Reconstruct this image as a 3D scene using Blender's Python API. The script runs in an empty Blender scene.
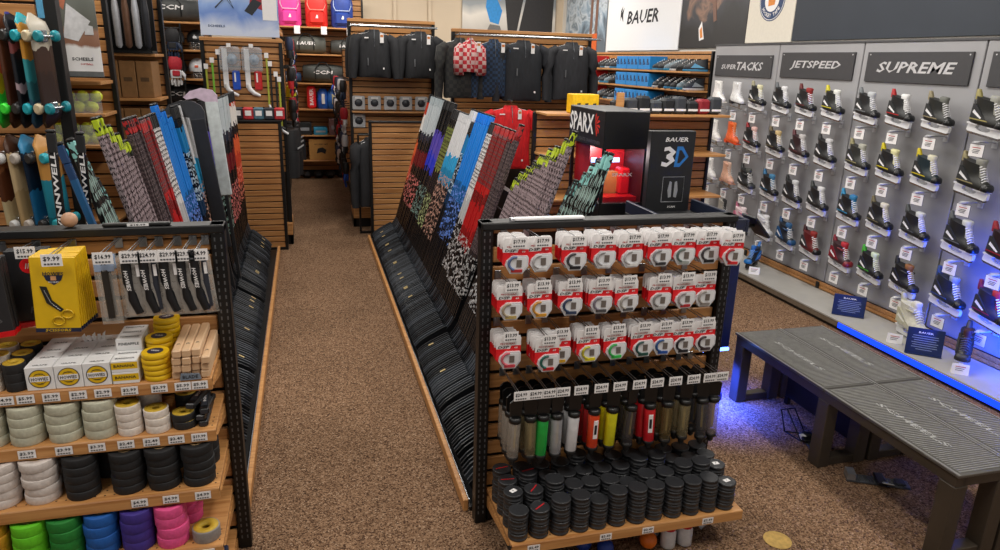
import bpy, bmesh, math, random
from mathutils import Matrix, Vector, Euler
C = bpy.context.scene.collection
S = bpy.context.scene
rnd = random.Random(7)
PI = math.pi

# ------------------------------------------------------------------ camera
cd = bpy.data.cameras.new('camera'); cam = bpy.data.objects.new('camera', cd); C.objects.link(cam)
cd.sensor_width = 36; cd.lens = 697.0/1000*36; cd.clip_start = 0.05; cd.clip_end = 60
RM = Matrix(((0.96509078, 0.04912486, -0.25726745, 0), (-0.26024482, 0.29062873, -0.92076467, 0),
             (0.02953688, 0.95557401, 0.2932676, 2.0), (0, 0, 0, 1)))
cam.matrix_world = RM
S.camera = cam
# ------------------------------------------------------------------ world, lights, exposure
S.view_settings.view_transform = 'Standard'; S.view_settings.look = 'None'
S.view_settings.gamma = 1; S.view_settings.use_curve_mapping = False
S.view_settings.exposure = 0.42
W = bpy.data.worlds.new('world'); S.world = W; W.use_nodes = True
W.node_tree.nodes['Background'].inputs[0].default_value = (1.0, 0.96, 0.92, 1)
W.node_tree.nodes['Background'].inputs[1].default_value = 0.22
def area(name, loc, size, power, col=(1, 0.94, 0.86), aim=None, spread=180):
    l = bpy.data.lights.new(name, 'AREA'); l.shape = 'RECTANGLE'; l.size = size[0]; l.size_y = size[1]
    l.energy = power; l.color = col; l.spread = math.radians(spread)
    o = bpy.data.objects.new(name, l); C.objects.link(o); o.location = loc
    if aim: o.rotation_euler = (Vector(aim)-Vector(loc)).to_track_quat('-Z', 'Y').to_euler()
    return o
for i, (x, y) in enumerate(((-1.6, 1.2), (1.0, 1.2), (3.0, 1.4), (-1.6, 4.2), (0.9, 4.2), (3.1, 4.4), (-1.6, 7.4), (0.9, 7.4), (3.1, 7.6), (-1.2, 10.6), (0.9, 10.6), (3.1, 10.6))):
    area('ceiling_lamp', (x, y, 3.7), (0.35, 1.3), 30)
area('wall_wash_lamp', (3.0, 5.2, 3.4), (0.15, 4.5), 26, (1, 0.97, 0.93), (4.5, 5.2, 1.3))
area('wall_wash_lamp', (2.8, 10.2, 3.4), (0.15, 3.5), 22, (1, 0.97, 0.93), (4.5, 10.2, 2.2))
area('wall_wash_lamp', (1.5, 11.0, 3.5), (4.5, 0.15), 22, (1, 0.95, 0.88), (1.5, 12.6, 2.2))
BLUE = (0.03, 0.10, 1.0)
area('blue_led_lamp', (4.22, 2.62, 0.42), (0.12, 0.4), 30, (0.0, 0.07, 1.0), (4.5, 2.97, 0.42), 95)
area('blue_led_lamp', (2.33, 3.43, 0.33), (0.2, 0.05), 17, (0.03, 0.08, 1.0), (2.36, 3.42, 0.0), 118)

# ------------------------------------------------------------------ materials
MATS = {}
def lin(c):
    if isinstance(c, str):
        c = [int(c[i:i+2], 16)/255 for i in (0, 2, 4)]
        c = [x/12.92 if x < 0.04045 else ((x+0.055)/1.055)**2.4 for x in c]
    return (c[0], c[1], c[2], 1)
def mat(name, col, rough=0.55, metal=0.0, var=0.12, scale=30, bump=0.0, emit=0, trans=0, alpha=1, stretch=None, coat=0):
    if name in MATS: return MATS[name]
    m = bpy.data.materials.new(name); m.use_nodes = True; nt = m.node_tree; N = nt.nodes; L = nt.links
    b = N['Principled BSDF']; b.inputs['Roughness'].default_value = rough; b.inputs['Metallic'].default_value = metal
    c = lin(col)
    tc = N.new('ShaderNodeTexCoord'); mp = N.new('ShaderNodeMapping'); no = N.new('ShaderNodeTexNoise')
    L.new(tc.outputs['Object'], mp.inputs[0]); L.new(mp.outputs[0], no.inputs['Vector'])
    if stretch: mp.inputs['Scale'].default_value = stretch
    no.inputs['Scale'].default_value = scale; no.inputs['Detail'].default_value = 3
    r = N.new('ShaderNodeValToRGB'); L.new(no.outputs['Fac'], r.inputs[0])
    r.color_ramp.elements[0].position = 0.3; r.color_ramp.elements[1].position = 0.7
    r.color_ramp.elements[0].color = tuple(x*(1-var) for x in c[:3])+(1,)
    r.color_ramp.elements[1].color = tuple(min(1, x*(1+var)) for x in c[:3])+(1,)
    L.new(r.outputs[0], b.inputs['Base Color'])
    if bump:
        bp = N.new('ShaderNodeBump'); bp.inputs['Strength'].default_value = bump; bp.inputs['Distance'].default_value = 0.01
        L.new(no.outputs['Fac'], bp.inputs['Height']); L.new(bp.outputs[0], b.inputs['Normal'])
    if emit:
        b.inputs['Emission Color'].default_value = c; b.inputs['Emission Strength'].default_value = emit
    if trans: b.inputs['Transmission Weight'].default_value = trans; b.inputs['IOR'].default_value = 1.3
    if alpha < 1: b.inputs['Alpha'].default_value = alpha
    if coat: b.inputs['Coat Weight'].default_value = coat
    MATS[name] = m; return m
def nodes_mat(name):
    m = bpy.data.materials.new(name); m.use_nodes = True; MATS[name] = m
    return m, m.node_tree.nodes, m.node_tree.links, m.node_tree.nodes['Principled BSDF']
def ramp(N, els, interp='CONSTANT'):
    r = N.new('ShaderNodeValToRGB'); r.color_ramp.interpolation = interp
    e = r.color_ramp.elements
    while len(e) > 1: e.remove(e[-1])
    e[0].position = els[0][0]; e[0].color = lin(els[0][1])
    for p, c in els[1:]:
        q = e.new(p); q.color = lin(c)
    return r
def mth(N, L, op, a, b=None, c=None):
    n = N.new('ShaderNodeMath'); n.operation = op
    for i, v in enumerate((a, b, c)):
        if v is None: continue
        if isinstance(v, (int, float)): n.inputs[i].default_value = v
        else: L.new(v, n.inputs[i])
    return n.outputs[0]
def mix(N, L, f, a, b):
    n = N.new('ShaderNodeMix'); n.data_type = 'RGBA'
    L.new(f, n.inputs[0])
    for i, v in ((6, a), (7, b)):
        if isinstance(v, (str, tuple)): n.inputs[i].default_value = lin(v)
        else: L.new(v, n.inputs[i])
    return n.outputs[2]

def carpet_mat():
    m, N, L, b = nodes_mat('carpet')
    tc = N.new('ShaderNodeTexCoord')
    vo = N.new('ShaderNodeTexVoronoi'); vo.inputs['Scale'].default_value = 150; L.new(tc.outputs['Object'], vo.inputs['Vector'])
    r = ramp(N, [(0, '503c30'), (0.14, '7e644f'), (0.38, '94765e'), (0.6, 'a3856c'), (0.8, '6c5240'), (0.94, 'b89c84')])
    sp = N.new('ShaderNodeSeparateColor'); L.new(vo.outputs['Color'], sp.inputs[0]); L.new(sp.outputs[0], r.inputs[0])
    n2 = N.new('ShaderNodeTexNoise'); n2.inputs['Scale'].default_value = 1.6; L.new(tc.outputs['Object'], n2.inputs['Vector'])
    r2 = ramp(N, [(0.3, 'dcd8d2'), (0.7, 'f4f0ea')], 'LINEAR'); L.new(n2.outputs['Fac'], r2.inputs[0])
    mm = N.new('ShaderNodeMix'); mm.data_type = 'RGBA'; mm.blend_type = 'MULTIPLY'; mm.inputs[0].default_value = 1
    L.new(r.outputs[0], mm.inputs[6]); L.new(r2.outputs[0], mm.inputs[7]); L.new(mm.outputs[2], b.inputs['Base Color'])
    b.inputs['Roughness'].default_value = 0.95; b.inputs['Specular IOR Level'].default_value = 0.1
    bp = N.new('ShaderNodeBump'); bp.inputs['Strength'].default_value = 0.8; bp.inputs['Distance'].default_value = 0.006
    L.new(vo.outputs['Distance'], bp.inputs['Height']); L.new(bp.outputs[0], b.inputs['Normal'])
    return m
def picture_mat(name, els, scale=3, detail=6, distort=1.5, axis=2, k=0.5, rough=0.4):
    """printed poster: broad procedural colour areas, along one axis plus noise"""
    m, N, L, b = nodes_mat(name)
    tc = N.new('ShaderNodeTexCoord'); no = N.new('ShaderNodeTexNoise')
    L.new(tc.outputs['Generated'], no.inputs['Vector']); no.inputs['Scale'].default_value = scale
    no.inputs['Detail'].default_value = detail; no.inputs['Distortion'].default_value = distort
    sx = N.new('ShaderNodeSeparateXYZ'); L.new(tc.outputs['Generated'], sx.inputs[0])
    f = mth(N, L, 'MULTIPLY_ADD', no.outputs['Fac'], k, mth(N, L, 'SUBTRACT', sx.outputs[axis], k*0.5))
    r = ramp(N, els, 'LINEAR'); L.new(f, r.inputs[0]); L.new(r.outputs[0], b.inputs['Base Color'])
    b.inputs['Roughness'].default_value = rough
    return m
def wood_mat(name, a, bcol, scale=(1.5, 40, 40)):
    m, N, L, b = nodes_mat(name)
    tc = N.new('ShaderNodeTexCoord'); mp = N.new('ShaderNodeMapping'); mp.inputs['Scale'].default_value = scale
    no = N.new('ShaderNodeTexNoise'); no.inputs['Scale'].default_value = 1.5; no.inputs['Detail'].default_value = 5; no.inputs['Distortion'].default_value = 0.6
    L.new(tc.outputs['Object'], mp.inputs[0]); L.new(mp.outputs[0], no.inputs['Vector'])
    r = ramp(N, [(0.3, a), (0.7, bcol)], 'LINEAR'); L.new(no.outputs['Fac'], r.inputs[0]); L.new(r.outputs[0], b.inputs['Base Color'])
    b.inputs['Roughness'].default_value = 0.45
    return m
WOOD = wood_mat('maple_laminate', 'a8703c', 'cf9a60')
WOODX = wood_mat('maple_slat', '9c6838', 'c48f58')
PALE = wood_mat('pale_wood', 'c9a27c', 'e3c4a0', (8, 2, 40))
BLACK = mat('black_steel', '0d0d0e', 0.42, 0.1)
DARKW = mat('dark_grooved_bronze', '362c24', 0.5)
GROOVE = mat('groove_dark', '24170c', 0.7)
WHITE = mat('white_plastic', 'e4e4e6', 0.4, var=0.03)
CARD = mat('white_card', 'eceaea', 0.55, var=0.02)
INK = mat('dark_ink', '14161c', 0.6)
REDINK = mat('red_ink', 'b4141c', 0.6)
STEEL = mat('bright_steel', 'b9bcc0', 0.25, 0.9)
GREY = mat('grey_panel', '9a9a9d', 0.45, var=0.04, scale=4)
CARPET = carpet_mat()
BLKPL = mat('black_plastic', '101011', 0.38)
RUBBER = mat('black_rubber', '2c2d30', 0.36, bump=0.2, scale=60)
def M_(n, c, **k): return mat(n, c, **k)

# ------------------------------------------------------------------ mesh builder
TXT = {}
def textmesh(s):
    if s in TXT: return TXT[s]
    cu = bpy.data.curves.new('lettering', 'FONT'); cu.body = s; cu.resolution_u = 1; cu.offset = 0.022; cu.align_x = 'CENTER'; cu.align_y = 'CENTER'
    o = bpy.data.objects.new('lettering', cu); C.objects.link(o)
    bpy.context.view_layer.update()
    me = bpy.data.meshes.new_from_object(o.evaluated_get(bpy.context.evaluated_depsgraph_get()))
    vs = [v.co.copy() for v in me.vertices]; fs = [tuple(p.vertices) for p in me.polygons]
    bpy.data.objects.remove(o); bpy.data.curves.remove(cu); bpy.data.meshes.remove(me)
    xs = [v.x for v in vs]; ys = [v.y for v in vs]
    w = max(xs)-min(xs); h = max(ys)-min(ys); cx = (max(xs)+min(xs))/2; cy = (max(ys)+min(ys))/2
    vs = [Vector(((v.x-cx), (v.y-cy), 0)) for v in vs]
    TXT[s] = (vs, fs, w, h); return TXT[s]
class MB:
    def __init__(self): self.v = []; self.f = []; self.m = []; self.s = []; self.mats = []; self.T = Matrix()
    def mi(self, m):
        if m not in self.mats: self.mats.append(m)
        return self.mats.index(m)
    def add(self, vs, fs, m, smooth=False):
        o = len(self.v); k = self.mi(m); T = self.T
        self.v += [T @ Vector(v) for v in vs]
        for f in fs: self.f.append(tuple(i+o for i in f)); self.m.append(k); self.s.append(smooth)
        return self
    def box(self, x0, x1, y0, y1, z0, z1, m, b=0):
        if x0 > x1: x0, x1 = x1, x0
        if y0 > y1: y0, y1 = y1, y0
        if z0 > z1: z0, z1 = z1, z0
        if not b:
            vs = [(x, y, z) for z in (z0, z1) for x, y in ((x0, y0), (x1, y0), (x1, y1), (x0, y1))]
            return self.add(vs, [(0, 3, 2, 1), (4, 5, 6, 7), (0, 1, 5, 4), (1, 2, 6, 5), (2, 3, 7, 6), (3, 0, 4, 7)], m)
        b = min(b, (x1-x0)*.49, (y1-y0)*.49, (z1-z0)*.49)
        rings = []
        for z, i in ((z0, b), (z0+b, 0), (z1-b, 0), (z1, b)):
            X0, X1, Y0, Y1 = x0+i, x1-i, y0+i, y1-i; c = b if i == 0 else b*0.6
            rings.append([(X0+c, Y0, z), (X1-c, Y0, z), (X1, Y0+c, z), (X1, Y1-c, z), (X1-c, Y1, z), (X0+c, Y1, z), (X0, Y1-c, z), (X0, Y0+c, z)])
        return self.loft(rings, m, smooth=False)
    def loft(self, rings, m, smooth=True, cap=True, closed=True):
        n = len(rings[0]); vs = [p for r in rings for p in r]; fs = []
        for i in range(len(rings)-1):
            for j in range(n if closed else n-1):
                k = (j+1) % n; fs.append((i*n+j, i*n+k, (i+1)*n+k, (i+1)*n+j))
        self.add(vs, fs, m, smooth)
        if cap and closed:
            self.add(rings[0], [tuple(reversed(range(n)))], m); self.add(rings[-1], [tuple(range(n))], m)
        return self
    def lathe(self, prof, m, seg=16, at=(0, 0, 0), smooth=True):
        rings = [[(at[0]+r*math.cos(2*PI*j/seg), at[1]+r*math.sin(2*PI*j/seg), at[2]+z) for j in range(seg)] for r, z in prof]
        return self.loft(rings, m, smooth, cap=True)
    def prism(self, pts, d0, d1, m, plane='xz', smooth=False):
        f = {'xz': lambda a, b, d: (a, d, b), 'xy': lambda a, b, d: (a, b, d), 'yz': lambda a, b, d: (d, a, b)}[plane]
        n = len(pts); vs = [f(a, b, d0) for a, b in pts]+[f(a, b, d1) for a, b in pts]
        ar = sum(pts[i][0]*pts[(i+1) % n][1]-pts[(i+1) % n][0]*pts[i][1] for i in range(n))
        q = [tuple(range(n)), tuple(reversed(range(n, 2*n)))]+[((i+1) % n, i, n+i, n+(i+1) % n) for i in range(n)]
        flip = (ar > 0) == (d1 > d0)
        if plane == 'xz': flip = not flip
        if flip: q = [tuple(reversed(t)) for t in q]
        return self.add(vs, q, m, smooth)
    def tube(self, pts, r, m, seg=6, cap=True):
        pts = [Vector(p) for p in pts]; rings = []
        for i, p in enumerate(pts):
            d = (pts[min(i+1, len(pts)-1)]-pts[max(i-1, 0)]).normalized()
            a = d.cross(Vector((0, 0, 1))); a = a if a.length > 0.1 else d.cross(Vector((0, 1, 0))); a.normalize(); b = d.cross(a)
            rr = r[i] if isinstance(r, (list, tuple)) else r
            rings.append([p+a*rr*math.cos(2*PI*j/seg)+b*rr*math.sin(2*PI*j/seg) for j in range(seg)])
        return self.loft(rings, m, True, cap)
    def ball(self, c, r, m, seg=12, sc=(1, 1, 1)):
        n = max(4, seg//2); rings = []
        for i in range(1, n):
            a = -PI/2+PI*i/n
            rings.append([(c[0]+sc[0]*r*math.cos(a)*math.cos(2*PI*j/seg), c[1]+sc[1]*r*math.cos(a)*math.sin(2*PI*j/seg), c[2]+sc[2]*r*math.sin(a)) for j in range(seg)])
        self.loft(rings, m, True, False)
        k = len(rings)
        b = (c[0], c[1], c[2]-r*sc[2]); t = (c[0], c[1], c[2]+r*sc[2])
        self.add(rings[0]+[b], [(seg, (j+1) % seg, j) for j in range(seg)], m, True)
        self.add(rings[-1]+[t], [(seg, j, (j+1) % seg) for j in range(seg)], m, True)
        return self
    def text(self, s, w, at, m, face='-y', h=None, shear=0, rot=0):
        """flat lettering w metres wide centred at `at`; face = the direction it looks"""
        vs, fs, tw, th = textmesh(s); k = w/tw; kh = k if h is None else h/th
        B = {'-y': ((1, 0, 0), (0, 0, 1)), '-x': ((0, -1, 0), (0, 0, 1)), '+z': ((1, 0, 0), (0, 1, 0)), '+x': ((0, 1, 0), (0, 0, 1)), '+zl': ((0, -1, 0), (1, 0, 0))}[face]
        a, b = Vector(B[0]), Vector(B[1]); c, q = math.cos(rot), math.sin(rot)
        out = []
        for v in vs:
            x, y = v.x*k+shear*v.y*kh, v.y*kh
            x, y = x*c-y*q, x*q+y*c
            out.append(Vector(at)+a*x+b*y)
        return self.add(out, fs, m)
    def build(self, name, parent=None, loc=None, rot=None, label=None, cat=None, group=None, kind=None):
        me = bpy.data.meshes.new(name); me.from_pydata([tuple(v) for v in self.v], [], self.f)
        for m in self.mats: me.materials.append(m)
        me.polygons.foreach_set('material_index', self.m); me.polygons.foreach_set('use_smooth', self.s); me.update()
        o = bpy.data.objects.new(name, me); C.objects.link(o)
        if parent: o.parent = parent
        if loc is not None: o.location = loc
        if rot is not None: o.rotation_euler = rot if isinstance(rot, (tuple, list)) else (0, 0, rot)
        return props(o, label, cat, group, kind)
def props(o, label=None, cat=None, group=None, kind=None):
    for k, v in (('label', label), ('category', cat), ('group', group), ('kind', kind)):
        if v: o[k] = v
    return o
def thing(name, label=None, cat=None, loc=(0, 0, 0), rot=0, group=None):
    o = bpy.data.objects.new(name, None); C.objects.link(o); o.empty_display_size = 0.05
    o.location = loc; o.rotation_euler = rot if isinstance(rot, (tuple, list)) else (0, 0, rot)
    return props(o, label, cat, group)
KIDS = {}
def kids(o):
    if o.name not in KIDS: KIDS[o.name] = [c for c in bpy.data.objects if c.parent == o]
    return KIDS[o.name]
def copytree(o, parent=None):
    c = o.copy(); C.objects.link(c); c.parent = parent
    for ch in kids(o): copytree(ch, c)
    return c
CACHE = {}
def inst(key, fn, label, cat, loc, rot=0, group=None):
    """first call builds the thing, later calls copy it with all its parts"""
    if key in CACHE: o = copytree(CACHE[key])
    else: o = CACHE[key] = fn()
    o.location = loc; o.rotation_euler = rot if isinstance(rot, (tuple, list)) else (0, 0, rot)
    for k in ('label', 'category', 'group', 'kind'):
        if k in o: del o[k]
    return props(o, label, cat, group)
ORD = 'first second third fourth fifth sixth seventh eighth ninth tenth eleventh twelfth thirteenth fourteenth fifteenth sixteenth'.split()
def nth(i):
    if i < 16: return ORD[i]
    i += 1
    return f"{i}{'th' if 10 <= i % 100 <= 20 else {1: 'st', 2: 'nd', 3: 'rd'}.get(i % 10, 'th')}"
def R(d): return math.radians(d)
# ------------------------------------------------------------------ room shell
def struct(name, mb, **k): return mb.build(name, kind='structure', **k)
struct('floor', MB().box(-4.5, 4.62, -1.5, 12.8, -0.1, 0, CARPET))
CREAM = mat('cream_paint', 'c9b8a0', 0.8, var=0.03, scale=2)
CREAMR = mat('white_paint', 'd8d4cc', 0.75, var=0.03, scale=2)
struct('wall_back', MB().box(-4.5, 4.62, 12.75, 12.9, 0, 3.9, CREAM))
struct('wall_right', MB().box(4.6, 4.75, -1.5, 12.8, 0, 3.9, CREAMR))
struct('wall_left', MB().box(-4.65, -4.5, -1.5, 12.8, 0, 3.9, CREAM))
t = MB()
for x in (1.55, 2.15, 3.62): t.box(x-0.03, x+0.03, 12.71, 12.75, 0, 3.9, CREAM, 0.005)
struct('trim_1', t)

# ------------------------------------------------------------------ gondolas
def slats(mb, x0, x1, y, z0, z1, h=0.058, gap=0.012, d=0.018, m=None, side='-y'):
    m = m or WOODX; z = z0
    while z < z1-0.01:
        zz = min(z+h, z1)
        if side == '-y': mb.box(x0, x1, y, y+d, z, zz, m, 0.003)
        elif side == '-x': mb.box(y, y+d, x0, x1, z, zz, m, 0.003)
        else: mb.box(y-d, y, x0, x1, z, zz, m, 0.003)
        z += h+gap
    if side == '-y': mb.box(x0, x1, y+d, y+d+0.01, z0, z1, GROOVE)
    elif side == '-x': mb.box(y+d, y+d+0.01, x0, x1, z0, z1, GROOVE)
    else: mb.box(y-d-0.01, y-d, x0, x1, z0, z1, GROOVE)
SLOT = mat('slot_grey', '6c6e72', 0.4, 0.6)
def upright(mb, x, y, z1, w=0.05, d=0.06, side=1):
    mb.box(x-w/2, x+w/2, y, y+d, 0, z1, BLACK, 0.003)
    z = 0.05
    while z < z1-0.03:
        for q in (-0.011, 0.011): mb.box(x+q-0.0025, x+q+0.0025, y-0.0012, y, z, z+0.014, SLOT)
        z += 0.028

# price tag (on shelf lip or peg)
def tag_mb(price, w=0.044, h=0.026, mb=None, at=(0, 0, 0)):
    mb = mb or MB(); x, y, z = at
    mb.box(x-w/2, x+w/2, y, y+0.0015, z, z+h, CARD)
    mb.text(price, w*0.8, (x, y-0.0008, z+h*0.62), INK, h=h*0.42)
    for i in range(5): mb.box(x-w*0.38+i*w*0.155, x-w*0.38+i*w*0.155+w*0.11, y-0.0008, y, z+h*0.12, z+h*0.26, SLOT)
    return mb
def price_tag(price, label, loc, group, rot=0, w=0.052, h=0.03):
    return inst(('tag', price, w), lambda: tag_mb(price, w, h).build('price_tag'), label, 'price tag', loc, rot, group)
WIRE = mat('chrome_wire', '9da0a4', 0.3, 0.9)
def peg(price, label, loc, L, group):
    """peg hook projecting towards -y from a slat board, with a flip price tag at the tip"""
    def fn():
        o = thing('peg_hook')
        m = MB(); m.tube([(0, 0, 0.0), (0, -L*0.9, 0.0), (0, -L, 0.012)], 0.0025, WIRE)
        m.tube([(0, 0, 0.007), (0, -L, 0.014)], 0.0018, WIRE)
        m.box(-0.014, 0.014, -0.004, 0, -0.03, 0.008, WIRE, 0.002); m.build('hook_wire', o)
        tag_mb(price, 0.060, 0.040, at=(0.008, -L-0.004, -0.022)).build('price_tag', o, label='white price tag on the hook tip')
        return o
    return inst(('peg', price, L), fn, label, 'peg hook', loc, 0, group)

def end_rack(name, x0, x1, y, ztop, label, shelves):
    """end-cap rack facing -y; shelves = list of (z, depth)"""
    o = thing(name, label, 'display rack', ((x0+x1)/2, y, 0)); cx = (x0+x1)/2
    a, b = x0-cx, x1-cx
    f = MB(); upright(f, a-0.03, -0.02, ztop); upright(f, b+0.03, -0.02, ztop)
    f.box(a-0.055, b+0.055, -0.03, 0.05, ztop-0.03, ztop, BLACK, 0.004)
    f.box(a, b, -0.01, 0.05, 0, 0.08, BLACK, 0.004)
    f.box(a, b, 0.035, 0.045, 0.08, ztop-0.03, GROOVE)
    f.build('frame', o)
    s = MB(); z = 0.10
    while z < ztop-0.09:
        s.box(a, b, 0.0, 0.018, z, min(z+0.062, ztop-0.055), WOODX, 0.003); z += 0.08
    s.box(a, b, 0.0, 0.018, ztop-0.05, ztop-0.031, WOODX, 0.003)
    s.build('slat_back', o)
    for z, dep in shelves:
        h = MB(); h.box(a, b, -dep, -0.002, z-0.018, z, WOOD, 0.002); h.box(a, b, -dep-0.001, -dep+0.016, z-0.045, z-0.001, WOOD, 0.002)
        n = int((b-a)/0.03)
        for i in range(n):
            for yy in (0.035, 0.065, 0.095): h.lathe([(0.0035, z-0.001), (0.0035, z+0.0003)], GROOVE, 6, (a+0.02+i*0.03, -dep+yy, 0), False)
        for q in (a, b-0.010): h.prism([(-0.002, z-0.045), (-0.002, z-0.10), (-dep*0.85, z-0.045)], q, q+0.010, WOOD, 'yz')
        h.build('shelf', o)
    return o
RX0, RX1, RY, RZ = 0.70, 1.74, 2.62, 1.39
end_rack('puck_rack', RX0, RX1, RY, RZ, 'end rack with black posts and wooden slats holding pads, tubes and pucks', [(0.175, 0.415)])
LX0, LX1, LY, LZ = -1.42, -0.365, 2.68, 1.40
end_rack('tape_rack', LX0, LX1, LY, LZ, 'end rack with black posts and wooden shelves of hockey tape at left', [(0.908, 0.27), (0.72, 0.298), (0.515, 0.348), (0.302, 0.387), (0.09, 0.42)])
# thin sign strips lying on the top rails
m = MB().box(-0.15, 0.15, -0.014, 0.014, 0, 0.014, WHITE, 0.004); m.box(-0.165, -0.15, -0.012, 0.012, 0, 0.012, STEEL)
m.build('label_holder', loc=(0.93, RY-0.005, RZ+0.001), label='white label strip lying on the top rail of the puck rack', cat='label strip')
m = MB().box(-0.11, 0.11, -0.012, 0.012, 0, 0.012, BLACK, 0.003).box(-0.03, 0.04, -0.0135, -0.012, 0.001, 0.011, CARD).text('$18.99', 0.05, (0.005, -0.0142, 0.006), INK, h=0.007)
m.build('label_holder', loc=(-0.60, LY-0.005, LZ+0.001), label='black label strip with white price lying on the top rail of the tape rack', cat='label strip')

# long stick gondolas: base trough, back frame, far slat end panel
def stick_gondola(name, s, xt, xb, y0, y1, label):
    """s=+1: toe edge at xt, spine towards +x"""
    o = thing(name, label, 'stick rack', (xt, (y0+y1)/2, 0)); L = (y1-y0)/2; d = abs(xb-xt)*s
    t = MB(); t.box(-0.012*s, 0.012*s, -L, L, 0.0, 0.06, WOOD, 0.003); t.build('front_lip', o)
    t = MB(); t.box(0.012*s, 0.016*s, -L, L, 0.0, 0.062, STEEL); t.build('lip_strip', o, label='bright metal strip inside the lip')
    t = MB(); t.box(0.016*s, d, -L, L, 0.002, 0.02, BLACK); t.build('base', o)
    t = MB()
    t.box(d, d+0.05*s, -L, L, 0.0, 1.02, BLACK)
    for y in (-L+0.004, L-0.004): t.box(d-0.27*s, d+.01*s, y-0.004, y+0.004, 0.985, 1.015, BLACK)
    t.build('spine', o)
    q = 0.21*s if s > 0 else 0.085*s
    t = MB(); t.tube([(d-q, -L, 1.0), (d-q, L, 1.0)], 0.006, BLACK); t.build('rest_bar', o)
    return o
stick_gondola('stick_rack', 1, 0.625, 1.50, 2.70, 7.86, 'long low rack of leaning hockey sticks right of the aisle')
stick_gondola('stick_rack', -1, -0.345, -1.0, 2.76, 7.50, 'long low rack of leaning hockey sticks left of the aisle')
def end_panel(x0, x1, y, z, label):
    o = thing('slat_panel', label, 'end panel', ((x0+x1)/2, y, 0)); a = (x1-x0)/2
    m = MB(); slats(m, -a+0.03, a-0.03, 0, 0.03, z-0.02, h=0.052, gap=0.01); m.build('slats', o)
    m = MB(); m.box(-a, -a+0.03, -0.01, 0.05, 0, z, BLACK, 0.003); m.box(a-0.03, a, -0.01, 0.05, 0, z, BLACK, 0.003)
    m.box(-a, a, -0.02, 0.05, z-0.02, z, BLACK, 0.003); m.box(-a, a, 0.0, 0.05, 0.0, 0.028, BLACK, 0.003); m.build('frame', o)
end_panel(0.66, 1.55, 7.92, 1.33, 'tan slatted end panel at the far end of the right stick rack')
end_panel(-1.1, -0.25, 7.56, 1.36, 'tan slatted end panel at the far end of the left stick rack')

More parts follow.
